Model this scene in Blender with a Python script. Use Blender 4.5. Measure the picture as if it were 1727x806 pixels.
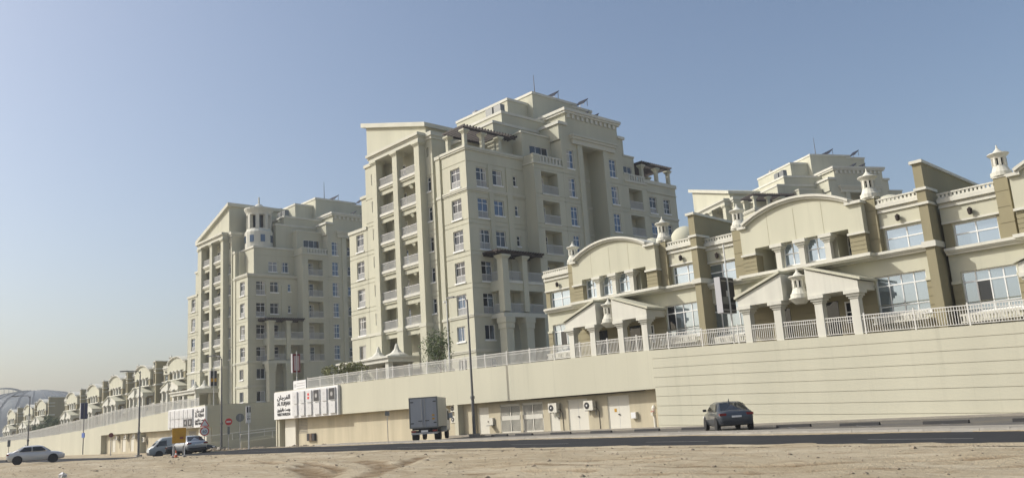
import bpy, math, random
from mathutils import Vector, Matrix, noise
random.seed(7)
rad = math.radians
for o in list(bpy.data.objects): bpy.data.objects.remove(o)
scene = bpy.context.scene
C = scene.collection

# ---------------------------------------------------------------- camera
# world axes follow the buildings: +X along the street to the right, +Y away from the street
cam = bpy.data.cameras.new('camera'); camo = bpy.data.objects.new('camera', cam); C.objects.link(camo)
cam.sensor_width = 36; cam.sensor_fit = 'HORIZONTAL'; cam.lens = 36*1425/1727
cam.clip_start = 0.1; cam.clip_end = 9000
def set_camera(pitch, roll, az, h):
    p, r, a = rad(pitch), rad(roll), rad(az)
    F = Vector((0, math.cos(p), math.sin(p))); R0 = Vector((1, 0, 0)); U0 = Vector((0, -math.sin(p), math.cos(p)))
    R = R0*math.cos(r)+U0*math.sin(r); U = -R0*math.sin(r)+U0*math.cos(r)
    M = Matrix(((math.cos(a), math.sin(a), 0), (-math.sin(a), math.cos(a), 0), (0, 0, 1)))
    R, U, F = M@R, M@U, M@F
    m = Matrix((R, U, -F)).transposed().to_4x4(); m.translation = Vector((0, 0, h)); camo.matrix_world = m
set_camera(11.53, -3.80, -47.08, 1.65)
scene.camera = camo

# ---------------------------------------------------------------- sky, sun, exposure
SUN_EL = 38.0
SUN_AZ = math.atan2(-0.683, -0.73)          # the sun stands over -X -Y
w = bpy.data.worlds.new('World'); scene.world = w; w.use_nodes = True
nt = w.node_tree; bg = nt.nodes['Background']
sky = nt.nodes.new('ShaderNodeTexSky'); sky.sky_type = 'NISHITA'; sky.sun_disc = False
sky.sun_elevation = rad(SUN_EL); sky.sun_rotation = math.pi/2-SUN_AZ
sky.altitude = 0; sky.air_density = 1.0; sky.dust_density = 3.5; sky.ozone_density = 0.7
nt.links.new(sky.outputs[0], bg.inputs[0]); bg.inputs[1].default_value = 0.13
sl = bpy.data.lights.new('sun', 'SUN'); sl.energy = 3.4; sl.angle = rad(0.6); sl.color = (1, .98, .92)
so = bpy.data.objects.new('sun', sl); C.objects.link(so)
sd = Vector((math.cos(SUN_AZ)*math.cos(rad(SUN_EL)), math.sin(SUN_AZ)*math.cos(rad(SUN_EL)), math.sin(rad(SUN_EL))))
so.rotation_euler = sd.to_track_quat('Z', 'Y').to_euler()
vs = scene.view_settings; vs.view_transform = 'Standard'; vs.look = 'None'; vs.exposure = 0.2; vs.gamma = 1
scene.render.engine = 'CYCLES'

# ---------------------------------------------------------------- materials
def new_mat(name):
    m = bpy.data.materials.new(name); m.use_nodes = True
    return m, m.node_tree, m.node_tree.nodes['Principled BSDF']
def mat(name, col, rough=.85, metal=0, var=.0, scale=.6, bump=0, bscale=40, spec=.5, streak=False, col2=None):
    col = tuple(min(.8, c*1.13) for c in col); col2 = col2 and tuple(c*1.13 for c in col2)
    m, t, b = new_mat(name)
    b.inputs['Roughness'].default_value = rough; b.inputs['Metallic'].default_value = metal
    b.inputs['Specular IOR Level'].default_value = spec
    b.inputs['Base Color'].default_value = (*col, 1)
    if var or bump:
        tc = t.nodes.new('ShaderNodeNewGeometry'); L = t.links
    if var:
        mp = t.nodes.new('ShaderNodeMapping'); L.new(tc.outputs['Position'], mp.inputs[0])
        if streak: mp.inputs['Scale'].default_value = (1, 1, .12)
        n = t.nodes.new('ShaderNodeTexNoise'); n.inputs['Scale'].default_value = scale; n.inputs['Detail'].default_value = 7; n.inputs['Roughness'].default_value = .62
        L.new(mp.outputs[0], n.inputs['Vector'])
        mx = t.nodes.new('ShaderNodeMix'); mx.data_type = 'RGBA'
        c2 = col2 or tuple(c*(1-var) for c in col)
        mx.inputs[6].default_value = (*[min(1, c*(1+var*.35)) for c in col], 1); mx.inputs[7].default_value = (*c2, 1)
        rp = t.nodes.new('ShaderNodeMapRange'); rp.inputs[1].default_value = .35; rp.inputs[2].default_value = .75
        L.new(n.outputs[0], rp.inputs[0]); L.new(rp.outputs[0], mx.inputs[0]); last = mx.outputs[2]
        if streak:
            mp2 = t.nodes.new('ShaderNodeMapping'); mp2.inputs['Scale'].default_value = (2.2, 2.2, .07); L.new(tc.outputs['Position'], mp2.inputs[0])
            n3 = t.nodes.new('ShaderNodeTexNoise'); n3.inputs['Scale'].default_value = 1.0; n3.inputs['Detail'].default_value = 5; n3.inputs['Roughness'].default_value = .7; L.new(mp2.outputs[0], n3.inputs['Vector'])
            r3 = t.nodes.new('ShaderNodeMapRange'); r3.inputs[1].default_value = .56; r3.inputs[2].default_value = .8; r3.inputs[4].default_value = .5; L.new(n3.outputs[0], r3.inputs[0])
            m3 = t.nodes.new('ShaderNodeMix'); m3.data_type = 'RGBA'; L.new(r3.outputs[0], m3.inputs[0]); L.new(last, m3.inputs[6]); m3.inputs[7].default_value = (*[c*.72 for c in col], 1); last = m3.outputs[2]
        L.new(last, b.inputs['Base Color'])
    if bump:
        n2 = t.nodes.new('ShaderNodeTexNoise'); n2.inputs['Scale'].default_value = bscale; n2.inputs['Detail'].default_value = 4
        L.new(tc.outputs['Position'], n2.inputs['Vector'])
        bp = t.nodes.new('ShaderNodeBump'); bp.inputs['Strength'].default_value = bump; bp.inputs['Distance'].default_value = .02
        L.new(n2.outputs[0], bp.inputs['Height']); L.new(bp.outputs[0], b.inputs['Normal'])
    return m
M = dict(
 cream=mat('stucco_cream', (.44, .43, .335), .9, var=.12, scale=.35, bump=.25, bscale=30, streak=True),
 podium=mat('stucco_podium', (.43, .415, .325), .9, var=.10, scale=.25, bump=.25, bscale=25, streak=True),
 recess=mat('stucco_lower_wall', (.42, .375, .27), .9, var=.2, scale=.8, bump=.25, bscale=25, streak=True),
 tower=mat('stucco_tower', (.425, .415, .325), .9, var=.14, scale=.3, bump=.25, bscale=20, streak=True),
 band=mat('stucco_band', (.46, .45, .375), .85, var=.10, scale=.5),
 white=mat('trim_white', (.50, .49, .425), .75, var=.14, scale=.8, streak=True),
 olive=mat('stucco_olive', (.238, .212, .132), .9, var=.10, scale=.5, bump=.25, bscale=30, streak=True),
 frame=mat('window_frame_white', (.66, .66, .64), .45),
 rail=mat('railing_grey', (.42, .42, .41), .5),
 railw=mat('fence_paint', (.54, .53, .495), .5, var=.06, scale=2),
 timber=mat('pergola_timber', (.022, .013, .010), .7, var=.3, scale=4),
 door=mat('door_cream', (.53, .51, .44), .55, var=.05, scale=1.5, streak=True),
 dark=mat('dark_rubber', (.015, .015, .016), .8),
 black=mat('black_plastic', (.02, .02, .022), .45),
 steel=mat('galvanised_steel', (.34, .34, .34), .5, .6, var=.15, scale=3),
 pole=mat('lamp_pole_grey', (.13, .13, .13), .5, .3),
 polew=mat('pole_white', (.53, .53, .51), .5),
 asphalt=mat('asphalt', (.034, .035, .037), .95, var=.18, scale=.35, bump=.5, bscale=60, spec=.08),
 asphalt2=mat('asphalt_parking', (.085, .083, .08), .92, var=.3, scale=.4, bump=.5, bscale=50, spec=.1, col2=(.14, .125, .10)),
 kerb=mat('kerb_concrete', (.27, .255, .225), .9, var=.25, scale=2, bump=.4, bscale=30),
 paving=mat('paving', (.235, .215, .18), .92, var=.2, scale=1.2, bump=.4, bscale=30),
 paint=mat('road_paint', (.20, .197, .19), .8, var=.5, scale=3),
 signw=mat('sign_white', (.60, .60, .59), .4),
 signg=mat('sign_box_white', (.50, .50, .495), .4),
 letter=mat('letter_black', (.02, .02, .022), .5),
 red=mat('sign_red', (.50, .03, .03), .45),
 yellow=mat('sign_amber', (.43, .23, .012), .5, var=.2, scale=3),
 blue=mat('sign_blue', (.03, .09, .32), .45),
 navy=mat('banner_navy', (.035, .035, .09), .5),
 grey=mat('sign_back_grey', (.16, .165, .16), .5, .3),
 panelpv=mat('solar_panel', (.012, .013, .02), .55, spec=.2),
 pinkp=mat('poster_pink', (.42, .31, .31), .5, var=.1, scale=4),
 lightbox=mat('light_box_grey', (.34, .34, .35), .5),
 barrier=mat('barrier_red', (.20, .055, .045), .6, var=.2, scale=3),
 orange=mat('cone_orange', (.5, .10, .03), .55),
 leaf=mat('leaf_olive', (.15, .155, .045), .7, var=.5, scale=2.2),
 leaf2=mat('leaf_green', (.085, .115, .035), .7, var=.5, scale=2.2),
 bark=mat('bark', (.13, .09, .06), .9, var=.3, scale=5),
 rock=mat('rubble', (.24, .20, .145), .95, var=.3, scale=4),
 tyre=mat('tyre', (.018, .018, .018), .85),
 rim=mat('rim', (.35, .36, .37), .35, .8),
 lred=mat('tail_light', (.16, .008, .008), .25),
 llit=mat('head_light', (.7, .72, .75), .15),
 canvas=mat('awning_canvas', (.55, .53, .48), .85, var=.08, scale=2),
 roofm=mat('stadium_roof', (.10, .115, .125), .6, .1, var=.2, scale=.05),
)
def paintm(name, col, rough=.28, metal=.35):
    m, t, b = new_mat(name); b.inputs['Base Color'].default_value = (*col, 1)
    b.inputs['Roughness'].default_value = rough; b.inputs['Metallic'].default_value = metal; b.inputs['Coat Weight'].default_value = .6; b.inputs['Coat Roughness'].default_value = .08
    return m
M['car_grey'] = paintm('paint_slate', (.05, .06, .075)); M['car_white'] = paintm('paint_white', (.50, .51, .52), .3, .0)
M['car_silver'] = paintm('paint_silver', (.40, .42, .44), .3, .5); M['van'] = paintm('paint_van', (.40, .42, .40), .35, .1)
M['car_black'] = paintm('paint_black', (.02, .022, .022)); M['truckbox'] = mat('truck_box', (.38, .38, .345), .5, .0, var=.12, scale=1.5, streak=True)
M['truckrear'] = mat('truck_rear_door', (.27, .285, .31), .4, .2, var=.12, scale=1.5, streak=True)
def glassm(name, col, rough=.04, metal=.0, spec=.5):
    m, t, b = new_mat(name); b.inputs['Base Color'].default_value = (*col, 1); b.inputs['Roughness'].default_value = rough
    b.inputs['Metallic'].default_value = metal; b.inputs['Specular IOR Level'].default_value = spec; b.inputs['IOR'].default_value = 1.6
    return m
M['gdark'] = glassm('glass_dark', (.012, .016, .022))
M['gblue'] = glassm('glass_blue', (.075, .115, .18), .05, .3)
M['gcurt'] = glassm('glass_curtained', (.24, .25, .27), .2, .0)
M['gvilla'] = glassm('glass_villa', (.37, .44, .51), .035, .8)
M['gcar'] = glassm('glass_car', (.015, .018, .02), .03)
M['gmid'] = glassm('glass_mid', (.025, .034, .048), .05, .1); M['curtain'] = mat('curtain', (.36, .35, .32), .9)
GT = [M['gdark'], M['gdark'], M['gmid'], M['gblue'], M['gmid'], M['gdark']]

# ---------------------------------------------------------------- mesh helpers
class MB:
    def __init__(s): s.v = []; s.f = []
    def quad(s, a, b, c, d): n = len(s.v); s.v += [a, b, c, d]; s.f.append((n, n+1, n+2, n+3)); return s
    def box(s, x0, x1, y0, y1, z0, z1):
        n = len(s.v)
        s.v += [(x0, y0, z0), (x1, y0, z0), (x1, y1, z0), (x0, y1, z0), (x0, y0, z1), (x1, y0, z1), (x1, y1, z1), (x0, y1, z1)]
        s.f += [tuple(n+i for i in q) for q in ((3, 2, 1, 0), (4, 5, 6, 7), (0, 1, 5, 4), (1, 2, 6, 5), (2, 3, 7, 6), (3, 0, 4, 7))]
        return s
    def prism(s, pts, fn, a, b):      # polygon pts (u,v) extruded from a to b, fn(u,v,t)->xyz
        n = len(s.v); k = len(pts)
        s.v += [fn(u, v, a) for u, v in pts]+[fn(u, v, b) for u, v in pts]
        s.f.append(tuple(range(n, n+k))); s.f.append(tuple(range(n+2*k-1, n+k-1, -1)))
        for i in range(k): j = (i+1) % k; s.f.append((n+i, n+k+i, n+k+j, n+j))
        return s
    def lathe(s, prof, cx=0, cy=0, seg=16, cap=True, sx=1, sy=1):
        n = len(s.v)
        for r, z in prof:
            for i in range(seg):
                a = 2*math.pi*(i+.5)/seg; s.v.append((cx+sx*r*math.cos(a), cy+sy*r*math.sin(a), z))
        for j in range(len(prof)-1):
            for i in range(seg):
                k = (i+1) % seg; s.f.append((n+j*seg+i, n+j*seg+k, n+(j+1)*seg+k, n+(j+1)*seg+i))
        if cap: s.f.append(tuple(n+i for i in range(seg-1, -1, -1))); s.f.append(tuple(n+(len(prof)-1)*seg+i for i in range(seg)))
        return s
    def tube(s, pts, r, seg=6):
        pts = [Vector(p) for p in pts]; n0 = len(s.v); rr = r if isinstance(r, (list, tuple)) else [r]*len(pts)
        for i, p in enumerate(pts):
            d = (pts[min(i+1, len(pts)-1)]-pts[max(i-1, 0)]).normalized()
            a = d.orthogonal().normalized() if i == 0 else (a-d*a.dot(d)).normalized()
            b = d.cross(a)
            for k in range(seg): t = 2*math.pi*k/seg; s.v.append(tuple(p+(a*math.cos(t)+b*math.sin(t))*rr[i]))
        for i in range(len(pts)-1):
            for k in range(seg): m = (k+1) % seg; s.f.append((n0+i*seg+k, n0+i*seg+m, n0+(i+1)*seg+m, n0+(i+1)*seg+k))
        s.f.append(tuple(n0+k for k in range(seg-1, -1, -1))); s.f.append(tuple(n0+(len(pts)-1)*seg+k for k in range(seg)))
        return s
    def face(s, fn, u0, u1, v0, v1, ops):   # wall with recessed openings (a,b,c,d,depth)
        us = sorted({u0, u1, *[min(max(x, u0), u1) for o in ops for x in o[:2]]}); vv = sorted({v0, v1, *[min(max(x, v0), v1) for o in ops for x in o[2:4]]})
        for i in range(len(us)-1):
            for j in range(len(vv)-1):
                cu, cv = (us[i]+us[i+1])/2, (vv[j]+vv[j+1])/2
                if any(o[0] < cu < o[1] and o[2] < cv < o[3] for o in ops): continue
                s.quad(fn(us[i], vv[j], 0), fn(us[i+1], vv[j], 0), fn(us[i+1], vv[j+1], 0), fn(us[i], vv[j+1], 0))
        for a, b, c, d, e in ops:
            c, d = max(c, v0), min(d, v1); a, b = max(a, u0), min(b, u1)
            if c >= d or a >= b: continue
            s.quad(fn(a, c, e), fn(b, c, e), fn(b, d, e), fn(a, d, e))
            s.quad(fn(a, c, 0), fn(b, c, 0), fn(b, c, e), fn(a, c, e)); s.quad(fn(a, d, e), fn(b, d, e), fn(b, d, 0), fn(a, d, 0))
            s.quad(fn(a, c, 0), fn(a, c, e), fn(a, d, e), fn(a, d, 0)); s.quad(fn(b, c, e), fn(b, c, 0), fn(b, d, 0), fn(b, d, e))
        return s
    def mass(s, x0, x1, y0, y1, z0, z1, L=(), R=()):
        s.face(lambda u, v, d: (u, y0+d, v), x0, x1, z0, z1, L); s.face(lambda u, v, d: (x1-d, u, v), y0, y1, z0, z1, R)
        s.quad((x1, y1, z0), (x0, y1, z0), (x0, y1, z1), (x1, y1, z1)); s.quad((x0, y1, z0), (x0, y0, z0), (x0, y0, z1), (x0, y1, z1))
        s.quad((x0, y0, z1), (x1, y0, z1), (x1, y1, z1), (x0, y1, z1)); return s
    def mesh(s, name, m, smooth=False):
        me = bpy.data.meshes.new(name); me.from_pydata(s.v, [], s.f); me.materials.append(m)
        if smooth: me.polygons.foreach_set('use_smooth', [True]*len(me.polygons))
        me.update(); return me
    def build(s, name, m, parent=None, loc=(0, 0, 0), rz=0, smooth=False):
        return put(name, s.mesh(name, m, smooth), parent, loc, rz)
def put(name, me, parent=None, loc=(0, 0, 0), rz=0):
    o = bpy.data.objects.new(name, me); C.objects.link(o); o.parent = parent; o.location = loc; o.rotation_euler = (0, 0, rz); return o
def box(name, m, parent, x0, x1, y0, y1, z0, z1): return MB().box(x0, x1, y0, y1, z0, z1).build(name, m, parent)
def tag(o, label=None, cat=None, group=None, kind=None):
    if label: o['label'] = label
    if cat: o['category'] = cat
    if group: o['group'] = group
    if kind: o['kind'] = kind
    return o
def thing(name, loc, label, cat, group=None, rz=0): return tag(put(name, None, None, loc, rz), label, cat, group)
CACHE = {}
def cached(key, fn):
    if key not in CACHE: CACHE[key] = fn()
    return CACHE[key]
def dirxy(a): return (math.cos(a), math.sin(a))

# windows: local x along the wall, -y outwards; RF turns them to face +X
RF = math.pi/2
def window(parent, u, v, dep, wd, h, right=False, x=0, y=0, cols=2, rows=(.68,), gm=None, juliet=0, single=True, fw=.07, sill=True, dark=()):
    """u: left edge along the wall, v: bottom; (x or y) wall plane; dep: recess"""
    loc = (x-dep, u, v) if right else (u, y+dep, v)
    gm = gm or random.choice(GT)
    def mf():
        b = MB(); d = -.05
        b.box(0, fw, d, .03, 0, h).box(wd-fw, wd, d, .03, 0, h).box(fw, wd-fw, d, .03, 0, fw).box(fw, wd-fw, d, .03, h-fw, h)
        zs = [fw]+[r*h for r in rows]+[h-fw]
        for r in rows: b.box(fw, wd-fw, d-.004, .026, r*h-fw*.45, r*h+fw*.45)
        for c in range(1, cols): xx = wd*c/cols; b.box(xx-fw*.4, xx+fw*.4, d+.004, .024, fw, h-fw)
        if sill: b.box(-.08, wd+.08, -dep-.10, .02, -.16, -.004)
        if juliet:
            b.box(fw, wd-fw, d-.06, d-.02, juliet-.05, juliet)
        return b.mesh('window', M['frame'])
    o = put('window', cached(('wf', wd, h, cols, rows, juliet, dep, fw, sill), mf), parent, loc, RF if right else 0)
    if juliet:
        def jl():
            b = MB(); n = int((wd-.12)/.09)
            for i in range(n): xx = .06+(i+.5)*(wd-.12)/n; b.box(xx-.024, xx+.024, -.1, -.075, .03, juliet-.05)
            return b.mesh('railing', M['rail'])
        put('railing', cached(('jl', wd, juliet), jl), o)
    if single and wd > .9 and random.random() < .5:
        f_ = random.choice((.28, .45)); sd_ = random.random() < .5
        put('curtain', cached(('cur', wd, h, f_, sd_), lambda: MB().box(.04 if sd_ else wd*(1-f_), wd*f_ if sd_ else wd-.04, -.012, -.006, .05, h-.05).mesh('curtain', M['curtain'])), o)
    xs = [0]+[wd*c/cols for c in range(1, cols)]+[wd]; zs = [0]+[r*h for r in rows]+[h]
    if single:
        put('pane', cached(('pn', wd, h, gm.name), lambda: MB().box(.02, wd-.02, -.005, .02, .02, h-.02).mesh('pane', gm)), o)
    else:
        for i in range(len(xs)-1):
            for j in range(len(zs)-1):
                a, b_, c, d_ = xs[i], xs[i+1], zs[j], zs[j+1]; g2 = M['gdark'] if (i, j) in dark else gm
                put('pane', cached(('pp', round(b_-a, 3), round(d_-c, 3), g2.name), lambda: MB().box(.01, b_-a-.01, -.005, .02, .01, d_-c-.01).mesh('pane', g2)), o, (a, 0, c))
    return o
def railing_mesh(wd, h=1.0, sp=.12, m=None):
    def f():
        b = MB(); b.box(0, wd, -.04, .04, h-.07, h); b.box(0, wd, -.03, .03, .06, .1)
        n = max(2, int(wd/sp))
        for i in range(n): x = (i+.5)*wd/n; b.box(x-.02, x+.02, -.012, .012, .1, h-.07)
        return b.mesh('railing', m or M['rail'])
    return cached(('rl', wd, h, sp, (m or M['rail']).name), f)
def column(parent, cx, cy, z0, z1, w, m, cap=True, name='column'):
    b = MB(); h = w/2; b.box(cx-h, cx+h, cy-h, cy+h, z0, z1-.45 if cap else z1)
    if cap:
        for k, (e, a, c) in enumerate(((.05, .45, .33), (.13, .33, .2), (.22, .2, 0.0))): b.box(cx-h-e, cx+h+e, cy-h-e, cy+h+e, z1-a, z1-c)
    return b.build(name, m, parent)
def lantern(parent, cx, cy, z, s=1.0, m=None, name='lantern'):
    m = m or M['white']
    o = MB().lathe([(.52*s, 0), (.52*s, .22*s), (.45*s, .26*s), (.36*s, .5*s), (.33*s, .58*s)], cx, cy, 16).build(name, m, parent, (0, 0, z))
    for i in range(8):
        a = 2*math.pi*(i+.5)/8; x, y = cx+.3*s*math.cos(a), cy+.3*s*math.sin(a)
        MB().box(-.06*s, .06*s, -.06*s, .06*s, .56*s, .98*s).build('post', m, o, (x, y, 0), a)
    MB().lathe([(.2*s, .55*s), (.2*s, 1.0*s)], cx, cy, 10).build('core', M['gdark'], o)
    MB().lathe([(.34*s, .97*s), (.38*s, 1.05*s), (.54*s, 1.2*s), (.5*s, 1.25*s), (.26*s, 1.31*s), (.1*s, 1.48*s), (.05*s, 1.56*s), (.03*s, 1.72*s)], cx, cy, 16).build('cap', m, o, smooth=False)
    return o
# ---------------------------------------------------------------- ground, road, pavements
def interp(tab, x):
    if x <= tab[0][0]: return tab[0][1]
    for (a, p), (b, q) in zip(tab, tab[1:]):
        if x <= b: return p+(q-p)*(x-a)/(b-a)
    return tab[-1][1]
NEAR = [(-900, 6), (-300, 19), (-120, 23.6), (-90, 24.6), (-58, 26.2), (-44, 26.9), (-33, 27), (-19, 26.4), (-7.8, 24.7), (10, 21.0), (60, 8)]
FAR = [(-900, 16), (-300, 28), (-120, 33), (-80, 34.2), (-56, 34.9), (-37, 35.3), (-24, 33.8), (-9.5, 30.6), (10, 26.6), (60, 13)]
def arcpts(cx, cy, r, a0, a1, n=24): return [(cx+r*math.cos(rad(a0+(a1-a0)*i/n)), cy+r*math.sin(rad(a0+(a1-a0)*i/n))) for i in range(n+1)]
RPTS = [[(-32.2, 17.1), (-28.1, 15.5), (-25.8, 14.4), (-26.0, 15.0), (-27.1, 16.0)], [(-33.6, 18.2), (-29.5, 16.5), (-27.0, 15.5), (-26.4, 15.8)], [(-33.7, 20.2), (-32.2, 20.3), (-29.1, 19.0), (-26.3, 17.3), (-24.5, 15.7), (-23.4, 14.5)], [(-33.3, 20.4), (-32.2, 20.7), (-28.5, 19.0), (-26.0, 17.3), (-24.2, 15.7), (-22.8, 14.5)], [(-26.3, 17.3), (-27.8, 19.0), (-29.5, 20.9), (-31.2, 22.9)], [(-26.6, 17.8), (-28.4, 19.8), (-30.2, 21.8)], [(-36.1, 18.7), (-35.3, 19.3), (-30.7, 17.9), (-27.4, 16.4)], [(-45.7, 20.8), (-40.4, 19.7), (-35.6, 18.4)], [(-23.1, 18.5), (-21.0, 19.3), (-18.3, 19.8), (-15.3, 20.2)], [(-22.4, 17.7), (-20.0, 18.3), (-17.3, 18.7), (-14.6, 19.3)], [(-13.9, 16.1), (-11.1, 16.9), (-8.3, 17.9), (-6.1, 19.3)], [(-14.5, 17.9), (-11.4, 18.6), (-9.0, 19.5), (-6.5, 20.6)], [(-55.0, 16.0), (-45.8, 17.7), (-37.8, 18.7)], [(-21.5, 15.4), (-18.4, 16.2), (-15.3, 16.6)]]
def smooth(pts, n=8):
    out = []
    for i in range(len(pts)-1):
        p0, p1, p2, p3 = pts[max(i-1, 0)], pts[i], pts[i+1], pts[min(i+2, len(pts)-1)]
        for k in range(n):
            t = k/n; out.append(tuple(.5*(2*b+(c-a)*t+(2*a-5*b+4*c-d)*t*t+(3*b-a-3*c+d)*t**3) for a, b, c, d in zip(p0, p1, p2, p3)))
    return out+[pts[-1]]
RUTS = [(smooth(c), .34 if i < 8 else .22) for i, c in enumerate(RPTS)]
def frange(a, b, s): n = max(1, int(round((b-a)/s))); return [a+(b-a)*i/n for i in range(n)]
GX = frange(-1500, -400, 275)+frange(-400, -130, 30)+frange(-130, -90, 1.6)+frange(-90, -60, .6)+frange(-60, 2, .24)+frange(2, 20, 1.5)+frange(20, 200, 45)+frange(200, 800, 300)+[800]
GY = frange(-550, -60, 98)+frange(-60, 4, 8)+frange(4, 10, .8)+frange(10, 27.6, .2)+frange(27.6, 46, 1.6)+frange(46, 240, 40)+frange(240, 1600, 340)+[1600]
rutv = {}
cells = {}
for pts, wd in RUTS:
    fine = []
    for (x0, y0), (x1, y1) in zip(pts, pts[1:]):
        L = math.hypot(x1-x0, y1-y0); n = max(1, int(L/.12)); fine += [(x0+(x1-x0)*i/n, y0+(y1-y0)*i/n, wd) for i in range(n)]
    for p in fine: cells.setdefault((int(p[0]//1), int(p[1]//1)), []).append(p)
def rut(x, y):
    best = 9.0
    for i in (-1, 0, 1):
        for j in (-1, 0, 1):
            for px, py, wd in cells.get((int(x//1)+i, int(y//1)+j), ()): best = min(best, math.hypot(px-x, py-y)/wd)
    return best
def rz_(x): k = min(1, max(0, (-70-x)/22)); return -.5*k*k*(3-2*k)
def gheight(x, y):
    near = interp(NEAR, x); far = interp(FAR, x)
    if y < near:
        e = min(1, (near-y)/3); h = .12*(noise.noise((x*.09, y*.16, 0)))*e+.10*noise.noise((x*.3, y*.5, 3))*e-.02
        if 6 < y < 28 and -96 < x < 6:
            h += (.03*noise.noise((x*1.1, y*1.7, 7))+.016*noise.noise((x*3.1, y*3.5, 2)))
            r = rut(x, y)
            if r < 2.4: h += (-.085*(1-r*r) if r < 1 else .06*max(0, 1-abs(r-1.5)/.8))*(.6+.8*noise.noise((x*.4, y*.4, 9)))
        h -= .10*max(0, 1-(near-y)/.6)
        if x < -58: h = h*.6+.07*min(1, (-58-x)/9)*min(1, max(0, near-1.5-y)/3.5)
        return h+rz_(x)*max(0, 1-(near-y)/4)
    if y < far+.3: return -.12+rz_(x)
    if y < 46: return -.12 if x > -56 else -.66
    return -.75
gv, gf, gr = [], [], []
for yv in GY:
    for xv in GX:
        gv.append((xv, yv, gheight(xv, yv))); r = rut(xv, yv) if (9 < yv < 28 and -96 < xv < 6) else 9; gr.append(max(0, min(1, 1.5-r)))
nx = len(GX)
for j in range(len(GY)-1):
    for i in range(nx-1): a = j*nx+i; gf.append((a, a+1, a+nx+1, a+nx))
m, t, b = new_mat('sand'); L = t.links; b.inputs['Roughness'].default_value = .97; b.inputs['Specular IOR Level'].default_value = .15
ge = t.nodes.new('ShaderNodeNewGeometry')
def nz(scale, det, sx=1, sy=1):
    mp = t.nodes.new('ShaderNodeMapping'); mp.inputs['Scale'].default_value = (sx, sy, 1); L.new(ge.outputs['Position'], mp.inputs[0])
    n = t.nodes.new('ShaderNodeTexNoise'); n.inputs['Scale'].default_value = scale; n.inputs['Detail'].default_value = det; n.inputs['Roughness'].default_value = .65; L.new(mp.outputs[0], n.inputs['Vector']); return n
def ramp(src, a, b_, c0, c1):
    r = t.nodes.new('ShaderNodeMapRange'); r.inputs[1].default_value = a; r.inputs[2].default_value = b_; L.new(src, r.inputs[0])
    x = t.nodes.new('ShaderNodeMix'); x.data_type = 'RGBA'; L.new(r.outputs[0], x.inputs[0])
    for k, c in ((6, c0), (7, c1)):
        if isinstance(c, tuple): x.inputs[k].default_value = (*c, 1)
        else: L.new(c, x.inputs[k])
    return x.outputs[2]
c1 = ramp(nz(.22, 8, .5, 1.4).outputs[0], .38, .64, (.42, .36, .258), (.33, .272, .18))
c2 = ramp(nz(2.2, 6, .5, 1).outputs[0], .5, .72, c1, (.255, .2, .125))
c3 = ramp(nz(.6, 8, .35, 1.2).outputs[0], .55, .72, c2, (.49, .43, .32))
at = t.nodes.new('ShaderNodeAttribute'); at.attribute_name = 'rut'
mm = t.nodes.new('ShaderNodeMath'); mm.operation = 'MULTIPLY'; L.new(at.outputs['Fac'], mm.inputs[0]); L.new(nz(.9, 4).outputs[0], mm.inputs[1])
c4 = ramp(mm.outputs[0], .15, .62, c3, (.17, .115, .062))
L.new(c4, b.inputs['Base Color'])
bp = t.nodes.new('ShaderNodeBump'); bp.inputs['Strength'].default_value = .9; bp.inputs['Distance'].default_value = .07; L.new(nz(9, 10).outputs[0], bp.inputs['Height']); L.new(bp.outputs[0], b.inputs['Normal'])
M['sand'] = m
me = bpy.data.meshes.new('ground'); me.from_pydata(gv, [], gf); me.materials.append(m)
ra = me.attributes.new('rut', 'FLOAT', 'POINT'); ra.data.foreach_set('value', gr); me.polygons.foreach_set('use_smooth', [True]*len(me.polygons)); me.update()
tag(put('ground', me), kind='structure')

def strip(name, fa, fb, xs, z, m, kind='structure', parent=None):
    b = MB(); n = len(xs); zf = z if callable(z) else (lambda x: z)
    b.v = [(x, fa(x), zf(x)) for x in xs]+[(x, fb(x), zf(x)) for x in xs]; b.f = [(i, i+1, n+i+1, n+i) for i in range(n-1)]
    o = b.build(name, m, parent); tag(o, kind=kind); return o
XS = [-900, -500]+frange(-300, 10, 2.5)+[10, 30, 60]
XR = frange(-61, 10, 1.5)+[10, 30, 60]
nf = lambda x: interp(NEAR, x); ff = lambda x: interp(FAR, x)
strip('road', nf, ff, XS, rz_, M['asphalt'])
# broken lane line on the road: each dash its own piece
for x0, x1 in [(-64, -58), (-53, -48), (-43.8, -38.4), (-33.4, -29), (-24, -20.5), (-13.4, -9.9), (-4, 1), (-76, -71)]:
    o = strip('road_line', lambda x: nf(x)*.62+ff(x)*.38, lambda x: nf(x)*.62+ff(x)*.38+.12, frange(x0, x1, .6)+[x1], lambda x: rz_(x)+.006, M['paint'])
    tag(o, kind='structure')
lowz = lambda x: .0 if x > -52 else max(-.5, .0-(-52-x)*.06)
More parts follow.
